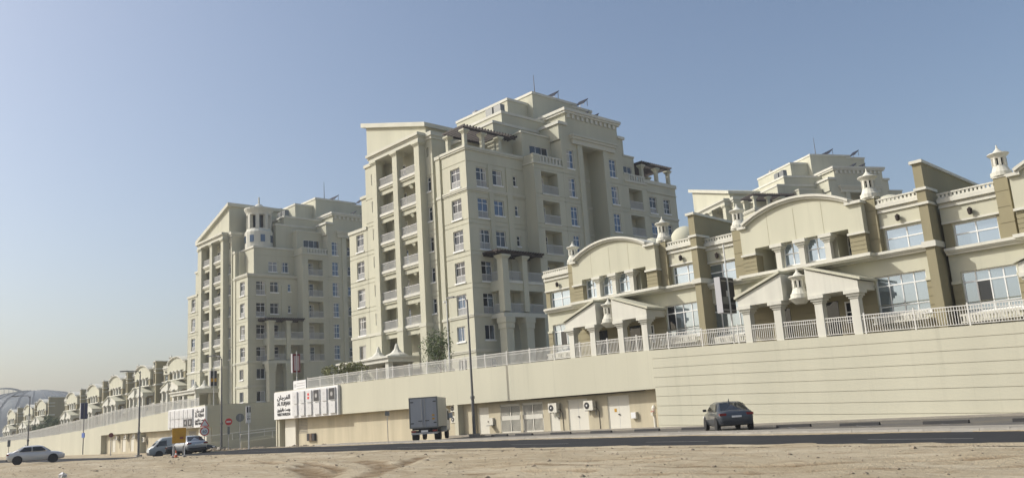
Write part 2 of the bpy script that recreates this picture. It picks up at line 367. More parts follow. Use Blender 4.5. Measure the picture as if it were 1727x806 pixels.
# raised light paved divider between road and parking bays
def slab(name, fa, fb, xs, z0, z1, m):
    b = MB(); n = len(xs); b.v = []
    for x in xs: b.v += [(x, fa(x), z0), (x, fa(x), z1), (x, fb(x), z1), (x, fb(x), z0)]
    for i in range(n-1):
        for k in range(3): a = i*4+k; b.f.append((a, a+4, a+5, a+1))
    o = b.build(name, m); tag(o, kind='structure'); return o
ko = slab('kerb', lambda x: ff(x)+.02, lambda x: ff(x)+.16, XR, -.1, .07, M['kerb'])
kr = random.Random(4)
for i in range(72):
    x0 = -62+i*1.0; x1 = x0+.985; y0, y1 = ff(x0), ff(x1); b = MB(); h = .112+kr.uniform(-.008, .008); o_ = kr.uniform(-.012, .012)
    b.v = [(x0, y0+o_, -.05), (x1, y1+o_, -.05), (x1, y1+.17, -.05), (x0, y0+.17, -.05), (x0, y0+o_+.02, h), (x1, y1+o_+.02, h), (x1, y1+.17, h), (x0, y0+.17, h)]
    b.f = [(4, 5, 6, 7), (0, 1, 5, 4), (1, 2, 6, 5), (2, 3, 7, 6), (3, 0, 4, 7)]; b.build('kerb_stone', M['kerb'], ko)
slab('pavement', lambda x: ff(x)+.16, lambda x: ff(x)+1.7, XR, -.1, .10, M['paving'])
slab('kerb', lambda x: ff(x)+1.7, lambda x: ff(x)+1.84, XR, -.1, .108, M['kerb'])
strip('parking_area', lambda x: ff(x)+1.84, lambda x: 43.3, XR, lambda x: lowz(x)+.002, M['asphalt2'])
slab('pavement', lambda x: 43.3, lambda x: 44.9, frange(-56, 12, 2)+[12], -.1, .09, M['paving'])
for i in range(14):
    x = 6-i*3.35; y = 38.9
    if x < -50: break
    b = MB(); dx, dy = -2.0, 2.5
    b.quad((x, y-2.4, .01), (x+.12, y-2.4, .01), (x+.12+dx, y-2.4+dy, .01), (x+dx, y-2.4+dy, .01))
    tag(b.build('bay_line', M['paint']), kind='structure')
# blown sand over both road edges
for nm, fe, sg, n_ in (('sand_drift', nf, 1, 3), ('sand_drift', ff, -1, 5)):
    b = MB(); xs_ = frange(-110, 8, .25)
    for x in xs_:
        wv = max(0, .55+1.1*noise.noise((x*.13, 0, n_))+.5*noise.noise((x*.7, 0, n_+2))+.2*noise.noise((x*2.7, 0, n_)))*(1 if sg > 0 else .7)
        b.v += [(x, fe(x)-.35*sg, rz_(x)+(-.03 if sg > 0 else .02)), (x, fe(x)+.1*wv*sg, rz_(x)+.022), (x, fe(x)+wv*sg, rz_(x)+.004)] if sg > 0 else [(x, fe(x), rz_(x)+.03), (x, fe(x)-.4*wv, rz_(x)+.018), (x, fe(x)-wv, rz_(x)+.004)]
    for i in range(len(xs_)-1):
        for k in (0, 1): a = i*3+k; b.f.append((a, a+3, a+4, a+1))
    tag(b.build(nm, M['sand'], smooth=True), 'thin blown sand drifted over the road edge', kind='stuff')
# wheel stops
POS = [(-2.9, 37.2, 1), (-6.4, 37.2, 1), (-11.0, 37.2, 1), (-14.6, 37.5, 1), (-18.8, 38.5, 1), (-22.6, 39.3, 1), (-29.5, 40.6, 1), (-33.2, 40.9, 1), (-36.9, 40.9, 1), (-40.6, 41, 1), (-44.4, 41.2, 1), (-47.2, 41.4, 1)]
names = ['rightmost of the row', 'second from the right edge', 'third from the right edge', 'fourth from the right edge', 'fifth from the right edge', 'just right of the grey sedan', 'just left of the grey sedan', 'below the fire riser pipe', 'below the yellow stickered doors', 'between the two double doors', 'below the right barred gate', 'below the left barred gate']
def wheel_stop(L=1.9):
    b = MB(); b.prism([(-.09, 0), (.09, 0), (.06, .13), (-.06, .13)], lambda u, v, q: (q, u, v), -L/2, L/2); return b
wsm = wheel_stop().mesh('wheel_stop', M['dark'])
for (x, y, s), nme in zip(POS, names):
    tag(put('wheel_stop', wsm, None, (x, y, .004), rad(random.uniform(-6, 3))), 'black rubber wheel stop, '+nme, 'wheel stop', 'wheel stops of the parking bays')

# ---------------------------------------------------------------- podium buildings (retaining walls under the terrace)
TOP1 = [(-87, 5.45), (-73.5, 5.42), (-57.5, 5.3), (-36.7, 5.05), (-29.25, 4.81), (-22.4, 4.55), (-12.9, 4.23), (14, 3.3)]
top1 = lambda x: interp(TOP1, x)
TOP2 = [(-420, -.3), (-330, 1.2), (-214, 2.5), (-185, 2.75), (-155, 3.31), (-139.5, 3.86), (-116.5, 4.8), (-105.7, 5.05)]
top2 = lambda x: interp(TOP2, x)
pod = thing('podium_building', (0, 0, 0), 'long cream podium building with overhanging upper wall, doors and grooved right wall', 'building')
WX = -34.73
def wall_xz(name, m, parent, xs, zb, zt, y0, y1):     # wall along X with sloping top
    b = MB(); n = len(xs)
    for x in xs:
        b.v += [(x, y0, zb(x)), (x, y0, zt(x)), (x, y1, zt(x)), (x, y1, zb(x))]
    for i in range(n-1):
        for k in range(4): a = i*4+k; c = i*4+(k+1) % 4; b.f.append((a, a+4, c+4, c))
    b.f += [(0, 1, 2, 3), (n*4-1, n*4-2, n*4-3, n*4-4)]
    return b.build(name, m, parent)
xu = [-87, -80, -73.5, -65, -57.5, -47, -36.7, WX]
wall_xz('upper_wall', M['podium'], pod, xu, lambda x: 2.52, top1, 44.0, 44.9)
xr = [WX+.004, -29.25, -22.4, -12.9, 0, 14]
wall_xz('groove_backing', M['recess'], pod, xr, lambda x: -.4, lambda x: top1(x)-.05, 44.055, 44.9)
lo = lambda d: (lambda x: max(-.3, top1(x)-d))
ed = [0, .56]+[.56+.6*k for k in range(1, 9)]
for a, c in zip(ed, ed[1:]):
    xs2 = [x for x in xr]
    if top1(-34)-a < .02: continue
    wall_xz('wall_panel', M['podium'], pod, xs2, lambda x: max(-.35, top1(x)-c+.012), lambda x: max(-.34, top1(x)-a-.012), 44.0, 44.08)
# deck
b = MB(); xs = [-87]+[x for x in xu[1:]]+[-29.25, -22.4, -12.9, 0, 14]; n = len(xs)
b.v = [(x, 44.85, top1(x)-.02) for x in xs]+[(x, 170, top1(x)-.02) for x in xs]; b.f = [(i, i+1, n+i+1, n+i) for i in range(n-1)]
b.quad((-87, 170, -.7), (-87, 44.9, -.7), (-87, 44.9, 5.4), (-87, 170, 5.4))
b.build('deck', M['paving'], pod)
# recessed lower wall, openings for doors
RY = 44.76
ops = [(-50.8, -48.5, .1, 2.26, .12), (-48.25, -46.0, .1, 2.26, .12), (-53.45, -52.2, .05, 2.15, .10), (-45.3, -44.3, .05, 2.12, .10), (-43.4, -41.45, .05, 2.25, .10), (-39.6, -37.65, .05, 2.28, .10), (-83.3, -81.3, .9, 2.4, .15)]
b = MB(); b.face(lambda u, v, d: (u, RY+d, v), -86.6, WX, -.7, 2.56, ops); b.quad((-86.6, 44.0, -.7), (-86.6, RY, -.7), (-86.6, RY, 2.5), (-86.6, 44.0, 2.5))
b.quad((-86.6, 44.2, 2.515), (WX, 44.2, 2.515), (WX, 45.2, 2.515), (-86.6, 45.2, 2.515))
b.build('lower_wall', M['recess'], pod)
box('pier', M['podium'], pod, -55.6, -55.15, 43.98, 44.95, -.5, 2.518)
box('return_wall', M['recess'], pod, -55.15, -53.7, 44.55, 44.9, -.3, 2.515)
box('pier', M['podium'], pod, -87.0, -86.2, 44.1, 44.9, -.7, 2.516); box('pier', M['door'], pod, -85.7, -83.4, 44.5, 44.9, -.7, 2.516)
def door(parent, x0, x1, z1, y=RY+.06, leaves=1, m=None):
    wd = x1-x0; o = box('door', m or M['door'], parent, x0+.05, x1-.05, y, y+.03, .06, z1-.03)
    fr = MB().box(x0, x0+.06, y-.03, y+.05, .05, z1).box(x1-.06, x1, y-.03, y+.05, .05, z1).box(x0+.06, x1-.06, y-.03, y+.05, z1-.06, z1).build('frame', M['door'], o)
    if leaves == 2: box('leaf_joint', M['rail'], o, x0+wd/2-.012, x0+wd/2+.012, y-.006, y+.004, .06, z1-.05)
    box('handle', M['black'], o, x0+wd*(.47 if leaves == 2 else .85), x0+wd*(.53 if leaves == 2 else .91), y-.07, y-.01, .98, 1.06); return o
door(pod, -53.45, -52.2, 2.15); door(pod, -45.3, -44.3, 2.12); door(pod, -43.4, -41.45, 2.25, leaves=2); o = door(pod, -39.6, -37.65, 2.28, leaves=2)
box('sticker', M['yellow'], o, -39.05, -38.85, RY+.045, RY+.058, 1.2, 1.42)
for x0, x1 in ((-50.8, -48.5), (-48.25, -46.0)):                       # barred double gates
    o = MB().box(x0, x1, RY+.02, RY+.08, 1.05, 1.38).box(x0, x0+.08, RY+.02, RY+.08, .1, 2.26).box(x1-.08, x1, RY+.02, RY+.08, .1, 2.26).box((x0+x1)/2-.06, (x0+x1)/2+.06, RY+.015, RY+.085, .1, 2.26).box(x0, x1, RY+.02, RY+.08, 2.1, 2.26).box(x0, x1, RY+.02, RY+.08, .1, .2).build('barred_gate', M['door'], pod)
    box('gate_void', M['black'], o, x0+.02, x1-.02, RY+.1, RY+.115, .1, 2.24)
    n = 16
    for i in range(n):
        x = x0+.12+(i+.5)*(x1-x0-.24)/n
        if abs(x-(x0+x1)/2) < .07: continue
        put('bar', cached('gbar', lambda: MB().box(-.026, .026, -.02, .02, .2, 2.1).mesh('bar', M['door'])), o, (x, RY+.05, 0))
o = box('vent_grille', M['kerb'], pod, -83.3, -81.3, RY+.05, RY+.10, .9, 2.4)
for i in range(9): box('louvre', M['recess'], o, -83.25, -81.35, RY-.0, RY+.049, .98+i*.155, 1.04+i*.155)
for x in (-60.5, -65, -70.2, -75.0, -79):
    pass
o = box('cable_tray', M['black'], pod, -47, -36, 44.5, 44.58, 2.44, 2.50)
def pod_thing(name, label, cat, grp, loc): return thing(name, loc, label, cat, grp)
def ac_unit(x, z, label, y=RY, s=1.0):
    t = thing('air_conditioner', (x, y, z), label, 'air conditioner', 'outdoor air conditioning units on the podium walls')
    w2, h2, d = .43*s, .33*s, .34*s
    MB().box(-w2, w2, -d-.12, -.12, 0, 2*h2).build('casing', M['door'], t)
    g = MB().lathe([(.23*s, 0), (.23*s, .02)], 0, 0, 20).build('fan_grille', M['black'], t, (-.12*s, -d-.12, h2)); g.rotation_euler = (math.pi/2, 0, 0)
    h = MB().lathe([(.07*s, .02), (.06*s, .04)], 0, 0, 10).build('fan_hub', M['signw'], g)
    for sx in (-1, 1):
        MB().box(sx*.3-.02, sx*.3+.02, -d-.12, 0, -.05, -.004).box(sx*.3-.02, sx*.3+.02, -.04, 0, -.35, -.05).build('bracket', M['steel'], t)
    MB().tube([(.43*s, -.3, .2), (.55, -.2, .2), (.6, -.03, -.1), (.6, -.03, -z+.1)], .02).build('pipe', M['black'], t)
    return t
ac_unit(-44.55, 1.42, 'white air conditioner beside the narrow single door, right of the barred gates')
ac_unit(-41.0, 1.42, 'white air conditioner between the two pale double doors')
ac_unit(-56.25, 2.0-.02, 'upper white air conditioner of the pair by the truck', s=.8)
ac_unit(-56.25, 1.1, 'lower white air conditioner of the pair by the truck', s=.8)
t = thing('meter_box', (-37.2, RY, .7), 'cream electrical box on the wall right of the last double door', 'electrical box')
MB().box(-.22, .22, -.22, 0, 0, .42).build('casing', M['door'], t); MB().box(-.19, .19, -.235, -.222, .03, .39).build('lid', M['signw'], t)
t = thing('meter_box', (-51.75, RY, .75), 'cream hooded electrical box left of the barred gates', 'electrical box')
MB().box(-.2, .2, -.2, 0, 0, .55).build('casing', M['door'], t); MB().box(-.24, .24, -.5, -.02, -.06, -.004).build('shelf', M['grey'], t)
t = thing('riser_pipe', (-35.35, 44.45, .09), 'pale fire riser pipe with cap at the recess end by the grooved wall', 'pipe')
MB().lathe([(.1, 0), (.1, 1.1), (.16, 1.12), (.16, 1.25), (.08, 1.4)], 0, 0, 12).build('standpipe', M['door'], t); MB().box(-.08, .08, -.28, -.1, .75, .92).build('valve', M['door'], t); MB().lathe([(.11, -.02), (.11, .02)], 0, -.2, 10).build('hand_wheel', M['red'], t, (0, 0, 1.0))
t = thing('utility_meters', (-80.3, RY, .1), 'dark pair of utility meter boxes low on the wall by the big sign', 'meter box')
for i in (-1, 0, 1): MB().box(i*.55-.22, i*.55+.22, -.25, 0, 0, .75).build('meter', M['bark'] if i == 0 else M['black'], t)

# left podium with ramp wall
pod2 = thing('podium_building', (-105.7, 44, 0), 'far cream podium building sloping down to the left below the small villas', 'building')
pl = lambda x: x-105.7
x2 = [-420, -330, -214, -185, -155, -146]; x3 = [-146+.004, -139.5, -128, -116.5, -105.7]
def off(o): o.location = (105.7, -44, 0); return o
off(wall_xz('upper_wall', M['podium'], pod2, x3, lambda x: 2.25, top2, 44.0, 44.9))
off(wall_xz('solid_wall', M['podium'], pod2, x2, lambda x: -.9, top2, 44.0, 44.9))
b = MB(); b.face(lambda u, v, d: (u, RY+d, v), -146, -106, -.8, 2.28, [(-131, -129.6, -.4, 1.7, .1), (-134.6, -133.2, -.4, 1.7, .1), (-138.3, -136.8, -.4, 1.7, .1), (-143, -141.4, -.4, 1.7, .1), (-112.5, -110.2, -.5, 2.0, .1)])
b.quad((-146, 44.2, 2.245), (-106, 44.2, 2.245), (-106, 45.2, 2.245), (-146, 45.2, 2.245)); off(b.build('lower_wall', M['recess'], pod2))
for x0 in (-131, -134.6, -138.3, -143): o = off(box('door', M['door'], pod2, x0+.04, x0+1.36, RY+.05, RY+.08, -.5, 1.66))
off(box('vent_grille', M['kerb'], pod2, -112.4, -110.3, RY+.03, RY+.08, -.4, 1.9)); off(box('pier', M['door'], pod2, -108.4, -105.9, 44.3, 44.9, -.7, 2.246))
off(box('pier', M['podium'], pod2, -129.2, -128.6, 44.05, 44.9, -.7, 2.246))
b = MB(); b.v = [(x, 44.85, top2(x)-.02) for x in x2+x3[1:]]+[(x, 170, top2(x)-.02) for x in x2+x3[1:]]; n = len(x2+x3[1:]); b.f = [(i, i+1, n+i+1, n+i) for i in range(n-1)]
off(b.build('deck', M['paving'], pod2))
# grooved side wall along the ramp: each course a panel
off(box('groove_backing', M['recess'], pod2, -106.3, -105.76, 44.9, 120, -.8, 4.9))
for k in range(7): off(box('wall_panel', M['podium'], pod2, -106.2, -105.7, 44.905, 120, 5.02-.72*(k+1)+.012, 5.02-.72*k-.012))
for i, (x, z) in enumerate([(-130.3+2.2, .9), (-132.1, 1.5), (-135.8, 1.5), (-139.9, 1.4)]):
    ac_unit(x, z, 'air conditioner on the far podium wall, '+['rightmost', 'second from right', 'third from right', 'leftmost'][i]+' of four')
# ramp walls between the podiums
for x, y0, y1, lab in ((-101.5, 41.5, 75, 'low pale ramp wall with white handrail beside the far podium'), (-94.5, 43.5, 75, 'low pale ramp wall with white handrail left of the big sign')):
    t = thing('ramp_wall', (x, y0, 0), lab, 'wall')
    b = MB(); L_ = y1-y0; b.prism([(0, -.8), (L_, -.8), (L_, .55+L_*.045), (0, .35)], lambda u, v, q: (q, u, v), -.12, .12).build('wall', M['podium'], t)
    MB().tube([(0, 0, -.6), (0, 0, 1.15), (0, L_, 1.35+L_*.045)], .05).build('handrail', M['railw'], t)
    for k in range(1, 8): MB().tube([(0, k*L_/8, .4), (0, k*L_/8, 1.17+.045*k*L_/8)], .035).build('baluster', M['railw'], t)
strip('ramp', lambda x: 44.5, lambda x: 120, [-105.7, -87], -.55, M['asphalt2'])

# ---------------------------------------------------------------- terrace fences
def fence(name, xs0, xs1, top, label, indiv, post=2.62, pick=.125, hf=lambda x: 1.0):
    t = thing(name, (xs0, 44.15, 0), label, 'fence')
    n = int(round((xs1-xs0)/post)); st = (xs1-xs0)/n; lo_ = MB()
    for i in range(n+1):
        x = i*st; z = top(xs0+x)
        h = round(hf(xs0+x), 1); put('post', cached(('fpost', h), lambda: MB().box(-.035, .035, -.035, .035, -.05, h+.1).mesh('post', M['railw'])), t, (x, 0, z))
    for i in range(n):
        xa, xb = i*st, (i+1)*st; za, zb = top(xs0+xa), top(xs0+xb)
        ha, hb = hf(xs0+xa), hf(xs0+xb)
        for hh, th in ((1.0, .045), (.80, .03), (.10, .03)):
            qa, qb = (ha-1+hh, hb-1+hh) if hh > .5 else (hh, hh)
            MB().prism([(xa+.035, za+qa-th), (xb-.035, zb+qb-th), (xb-.035, zb+qb), (xa+.035, za+qa)], lambda u, v, q: (u, q, v), -.025, .025).build('rail', M['railw'], t)
        k = int(st/pick)
        for j in range(1, k):
            x = xa+j*st/k; z = za+(zb-za)*j/k
            if indiv and x+xs0 > indiv: put('picket', cached('fpick', lambda: MB().box(-.014, .014, -.012, .012, .1, .80).box(-.013, .013, -.012, .012, .80, .95).mesh('picket', M['railw'])), t, (x, 0, z))
            else: lo_.box(x-.015, x+.015, -.012, .012, z+.1, z+hf(xs0+x)-.05)
    tag(lo_.build('pickets', M['railw'], t), kind='stuff')
fence('fence', -80, 8, top1, 'long white picket railing along the top edge of the near podium', -26)
fence('fence', -330, -108, top2, 'long white picket railing along the sloping top of the far podium', None, post=3.2, pick=.13, hf=lambda x: interp([(-330, 1.0), (-214, 1.05), (-185, 1.5), (-150, 2.0), (-139, 2.05), (-116, 1.25), (-105, .9)], x))
# ---------------------------------------------------------------- apartment towers
LV = [4.8, 8.3, 11.8, 15.3, 18.8, 22.3, 25.8]
def cornice(t, x0, x1, y0, y1, z, m='band', e=.14, h=.32, name='cornice'):
    b = MB(); b.box(x0-e, x1+e, y0-e, y1, z, z+h*.45); b.box(x0-e-.1, x1+e+.1, y0-e-.1, y1, z+h*.45+.002, z+h); return b.build(name, M[m], t)
def pergola(t, x0, x1, y0, y1, z, along='y', cols=(), zc=0, sp=.42, colw=.42, side=0):
    o = MB()
    if along == 'y': o.box(x0+.1, x0+.26, y0, y1, z-.28, z-.06).box(x1-.26, x1-.1, y0, y1, z-.28, z-.06)
    else: o.box(x0, x1, y0+.1, y0+.26, z-.28, z-.06).box(x0, x1, y1-.26, y1-.1, z-.28, z-.06)
    o = o.build('pergola', M['timber'], t)
    L_ = (y1-y0) if along == 'y' else (x1-x0); n = int(L_/sp)
    for i in range(n+1):
        q = i*L_/n
        me_ = cached(('slat', along, round(x1-x0, 2) if along == 'y' else round(y1-y0, 2)), lambda: (MB().box(-.15, x1-x0+.15, -.06, .06, -.058, .16) if along == 'y' else MB().box(-.06, .06, -.15, y1-y0+.15, -.058, .16)).mesh('slat', M['timber']))
        put('slat', me_, o, (x0, y0+q, z) if along == 'y' else (x0+q, y0, z))
    for cx, cy in cols: column(t, cx, cy, zc, z-.29, colw, M['tower'])
def balustrade(t, u0, u1, z, right=True, x=0, y=0, n=7):
    o = MB(); wd = u1-u0; o.box(0, wd, -.1, .1, .78, .95).box(0, wd, -.09, .09, 0, .16); o = o.build('balustrade', M['white'], t, (x, u0, z) if right else (u0, y, z), RF if right else 0)
    for i in range(n):
        put('baluster', cached('balu', lambda: MB().box(-.11, .11, -.08, .08, .162, .778).mesh('baluster', M['white'])), o, ((i+.5)*wd/n, 0, 0))
def tower(loc, label, kind, zmin=0, rot=0):
    X0, Y0, _ = loc; t = thing('apartment_tower', (X0, Y0, 4+loc[2]), label, 'apartment building', None, rz=rad(rot))
    T = M['tower']; A = kind != 'B'
    LVS = [f for f in LV if f >= zmin]; zb = max(0, zmin-1) if zmin else 4.0
    class P: pass
    pt = t
    mk = lambda name, b, m=T: b.build(name, m, pt, (0, 0, -4))
    def bx(name, x0, x1, y0, y1, z0, z1, m=T): return mk(name, MB().box(x0, x1, y0, y1, z0, z1), m)
    gro = lambda a, c, skip=(): [(a, c, f-.05, f+.03, .05) for f in LVS if f > 5 and f not in skip]+[(a, c, f+2.95, f+3.02, .05) for f in LVS if f > 9]
    W = lambda u, v, dep, wd, h, right=False, x=0, y=0, **k: window(pt, u, v-4, dep, wd, h, right, x, y, **k)
    ctop = 30.05 if A else 25.45
    LC = [f for f in LVS if f < ctop-1]
    up = [f for f in LC if f > 9]; gfl = [f for f in LC if f < 9]
    # corner block
    opsL = [(-2.8, -1.1, f+.28, f+2.5, .28) for f in up]+[(-3.0, -1.6, f+1.0, f+2.6, .2) for f in gfl]
    opsR = [(1.4, 2.95, f+.28, f+2.5, .28) for f in up]+[(3.8, 5.25, f+.75, f+2.5, .28) for f in up]+[(6.9, 7.45, f+1.0, f+2.2, .2) for f in up]+[(1.4, 2.8, f+1.0, f+2.6, .2) for f in gfl]
    mk('corner_block', MB().mass(-4.2, 0, 0, 8.6, zb, ctop, opsL+gro(-4.2, 0), opsR+gro(0, 8.6)))
    for f in up:
        W(-2.8, f+.28, .2, 1.7, 2.22, cols=2, rows=(.34, .76), juliet=.78); W(1.4, f+.28, .2, 1.55, 2.22, True, cols=2, rows=(.34, .76), juliet=.78)
        W(3.8, f+.75, .2, 1.45, 1.75, True, cols=2, rows=(.68,)); W(6.9, f+1.0, .15, .55, 1.2, True, cols=1, rows=(.6,))
    for f in gfl: W(-3.0, f+1.0, .14, 1.4, 1.6, rows=()); W(1.4, f+1.0, .14, 1.4, 1.6, True, rows=())
    mk('cornice', MB().box(-4.25, .14, -.14, 8.6, ctop, ctop+.18).box(-4.3, .22, -.22, 8.6, ctop+.182, ctop+.46), M['band'])
    for z in (11.72, 8.0)+((25.5,) if A else ()):
        if z > zb: mk('band', MB().box(-4.2, .1, -.1, 8.6, z, z+.16).box(-4.2, .15, -.15, 8.6, z+.162, z+.34), M['band'])
    for y0, y1 in ((3.06, 3.66), (5.75, 6.5)): bx('pilaster', .002, .14, y0, y1, max(zb, 12.1), ctop-1.3)
    # recess strip with slender pilaster, then block with small windows
    mk('recess_wall', MB().mass(-8.4, -4.2, .55, 9, zb, 30.2))
    bx('pilaster', -5.4, -4.65, .02, 1.5, zb, ctop+.1 if A else 29.9); mk('pilaster_cap', MB().box(-5.48, -4.57, -.08, 1.4, ctop+.102 if A else 29.902, ctop+.5 if A else 30.3), M['band'])
    for z in (11.72, 25.5):
        if z > zb: mk('band', MB().box(-5.47, -4.58, -.06, .5, z, z+.3), M['band'])
    sw = [f for f in LVS if f > 9]
    mk('window_block', MB().mass(-7.6, -5.9, 0.01, 7, zb, 33.0, [(-7.1, -6.35, f+1.1, f+2.75, .25) for f in sw]+[(-6.95, -6.5, 31.0, 32.1, .2)]+gro(-7.6, -5.9)))
    for f in sw: W(-7.1, f+1.1, .2, .75, 1.65, cols=1, rows=(.7,))
    mk('cornice', MB().box(-7.72, -5.78, -.12, 7, 33.0, 33.35).box(-7.85, -5.65, -.25, 7, 33.352, 33.85), M['band'])
    # colonnade of balconies
    mk('loggia_wall', MB().mass(-17.4, -7.6, 1.15, 9, zb, 33.0))
    lf = [f for f in LV+[29.3] if f >= zmin and f > 9]
    for k, xc in enumerate((-7.65, -12.1, -16.5)):
        z0 = zb; column(pt, xc, -.45, z0-4, 32.85-4, .95, T)
        if zb < 9: bx('column_base', xc-.58, xc+.58, -1.03, .13, zb, 11.5); bx('band', xc-.64, xc+.64, -1.09, .2, 11.502, 11.9, M['band'])
    for k, (a, c) in enumerate(((-16.02, -12.58), (-11.62, -8.13))):
        for f in lf:
            o = mk('balcony', MB().box(a, c, -.62, 1.148, f-.28, f+.12))
            MB().box(a, c, -.72, -.5, f-.06-4, f+.22-4).build('edge_trim', M['white'], o, (0, 0, 4))
            bx('spandrel', a, c, -.45, -.2, f-.85, f-.282)
            r_ = put('railing', railing_mesh(round(c-a, 2), 1.0), pt, (a, -.58, f+.2-4))
            W(c-1.45, f+.2, -.02, 1.3, 2.3, y=1.15, cols=2, rows=(.75,), sill=False)
    mk('end_block', MB().mass(-19.9, -17.05, .02, 9, zb, 33.0, [(-18.6, -18.15, f+1.2, f+2.6, .2) for f in lf]+gro(-19.9, -17.05)))
    for f in lf: W(-18.6, f+1.2, .15, .45, 1.4, cols=1, rows=(), sill=False)
    mk('entablature', MB().box(-17.3, -7.0, -1.1, 1.3, 32.85, 33.3).box(-17.4, -6.9, -1.2, 1.3, 33.302, 33.5).box(-17.6, -6.75, -1.38, 1.3, 33.502, 33.85), M['band'])
    mk('cornice', MB().box(-20.05, -17.0, -.13, 9, 33.0, 33.4), M['band'])
    # stepped wings at the far end
    mk('wing', MB().mass(-21.4, -19.9, .3, 9, zb, 29.3)); mk('cornice', MB().box(-21.55, -19.88, .15, 9, 29.302, 29.65), M['band'])
    wl = [f for f in LVS if f < 25]
    mk('wing', MB().mass(-24, -19.88, .0, 9, zb, 25.1, [(-22.4, -20.7, f+.28, f+2.5, .28) for f in wl if f > 9]+[(-22.4, -20.9, f+.8, f+2.5, .2) for f in wl if f < 9]+gro(-24, -19.88)))
    for f in wl:
        if f > 9: W(-22.4, f+.28, .2, 1.7, 2.22, rows=(.34, .76), juliet=.78)
        else: W(-22.4, f+.8, .14, 1.5, 1.7, rows=())
    mk('cornice', MB().box(-24.15, -19.85, -.13, 9, 25.102, 25.5), M['band'])
    if zb < 11: mk('band', MB().box(-24.1, -17.05, -.09, .5, 11.72, 12.05), M['band'])
    # half gable
    if A: pts = [(-19.3, 33.86), (-6.9, 33.86), (-6.9, 34.75), (-19.3, 38.3)]; rf = [(-19.9, 38.38), (-6.5, 34.6), (-6.5, 35.1), (-19.9, 38.95)]
    else: pts = [(-19.3, 33.86), (-6.9, 33.86), (-6.9, 38.3), (-19.3, 34.55)]; rf = [(-19.9, 34.2), (-6.5, 38.4), (-6.5, 38.95), (-19.9, 34.85)]
    mk('gable', MB().prism(pts, lambda u, v, q: (u, q, v), .0, 11)); mk('gable_roof', MB().prism(rf, lambda u, v, q: (u, q, v), -.45, 11.4), M['band'])
    # right face: bays, centre with tall niche, bays
    XB = 1.8
    rl = [f for f in LVS if f > 9]
    bays = ((8.6, 13.4, 9.7, 12.4), (24.6, 29.0, 25.3, 28.0))
    for y0, y1, a, c in bays:
        mk('bay', MB().mass(-2, XB, y0, y1, zb, 29.35, [], [(a, c, f+.12, f+2.75, 1.5) for f in rl]+gro(y0, y1, ())))
        for f in rl:
            MB().box(XB-.25, XB+.1, a-.05, c+.05, f-.08-4, f+.118-4).build('balcony_edge', M['white'], pt)
            put('railing', railing_mesh(round(c-a, 2), 1.0), pt, (XB-.06, a, f+.13-4), RF)
            W(a+.1, f+.15, -.02, 1.6, 2.25, True, x=XB-1.5, cols=2, rows=(.72,), sill=False)
        mk('cornice', MB().box(-2, XB+.14, y0-.14, y1+.1, 29.352, 29.55), M['band'])
        bx('parapet', XB-.3, XB+.04, y0-.04, y0+.9, 29.552, 30.3); balustrade(pt, y0+.9, y1-.1, 29.56-4, True, x=XB-.12); mk('cornice', MB().box(XB-.36, XB+.1, y0-.1, y0+.9, 30.302, 30.52), M['band'])
        bx('parapet', -2, XB-.3, y0-.04, y0+.25, 29.552, 30.5)
        mk('upper_room', MB().mass(-3.2, .1, y0, y1, 29.3, 33.5, [], [(y0+1.2, y1-.6, 30.9, 32.2, .2)])); W(y0+1.2, 30.9, .12, y1-y0-1.8, 1.3, True, x=.1, cols=3, rows=(), sill=False)
        mk('cornice', MB().box(-3.3, .2, y0-.1, y1+.1, 33.502, 33.72), M['band'])
    NI = (16.95, 20.7)
    cw = ((14.2, 15.4), (21.9, 23.2))
    mk('centre_block', MB().mass(-2, XB+.02, 13.4, 24.6, zb, 33.0, [], [(NI[0], NI[1], zb, 32.99, 2.4)]+[(a, c, f+.28, f+2.6, .25) for a, c in cw for f in rl+[29.3]]+gro(13.4, 16.9)+gro(20.75, 24.6)))
    for f in rl+[29.3]:
        for a, c in cw: W(a, f+.28, .18, round(c-a, 2), 2.32, True, x=XB+.02, cols=2, rows=(.36, .78), gm=M['gblue'])
        W(NI[0]+.15, f+.9, -.03, .8, 1.5, True, x=XB-2.38, cols=1, rows=(.6,), sill=True); W(NI[0]+1.6, f+.9, -.03, .8, 1.5, True, x=XB-2.38, cols=1, rows=(.6,))
        bx('sill_band', XB-2.4, XB-2.3, NI[0], NI[1], f-.1, f+.2, M['band'])
    for y0, y1 in ((16.1, 16.93), (20.72, 21.5)): bx('pilaster', XB+.022, XB+.2, y0, y1, zb, 32.7)
    mk('portico_beam', MB().box(XB-.2, XB+.35, 15.2, 22.9, 32.702, 33.3).box(XB-.2, XB+.5, 15.05, 23.05, 33.302, 33.62).box(XB-.2, XB+.62, 14.95, 23.15, 33.622, 33.85), M['band'])
    mk('upper_block', MB().mass(-3, XB-.02, 13.2, 25.0, 33.0, 34.9)); mk('cornice', MB().box(-3.1, XB+.2, 13.0, 14.6, 34.902, 35.25), M['white']); mk('cornice', MB().box(-3.1, XB+.2, 23.9, 25.2, 34.902, 35.25), M['white'])
    mk('upper_block', MB().mass(-3, XB, 14.5, 24.0, 34.8, 36.5)); mk('cornice', MB().box(-3.2, XB+.28, 14.2, 24.3, 36.502, 36.75).box(-3.3, XB+.42, 14.06, 24.44, 36.752, 37.1), M['white'])
    for i in range(11): put('dentil', cached('dent', lambda: MB().box(0, .18, 0, .42, 0, .5).mesh('dentil', M['white'])), pt, (XB+.004, 14.75+i*.83, 35.98-4))
    # far right end
    mk('end_block', MB().mass(-6, 1.0, 29.0, 36.3, zb, 30.0, [], [(30.4, 31.9, f+.28, f+2.5, .28) for f in rl]+[(33.3, 34.8, f+.5, f+2.5, .28) for f in rl]+gro(29, 36.3)))
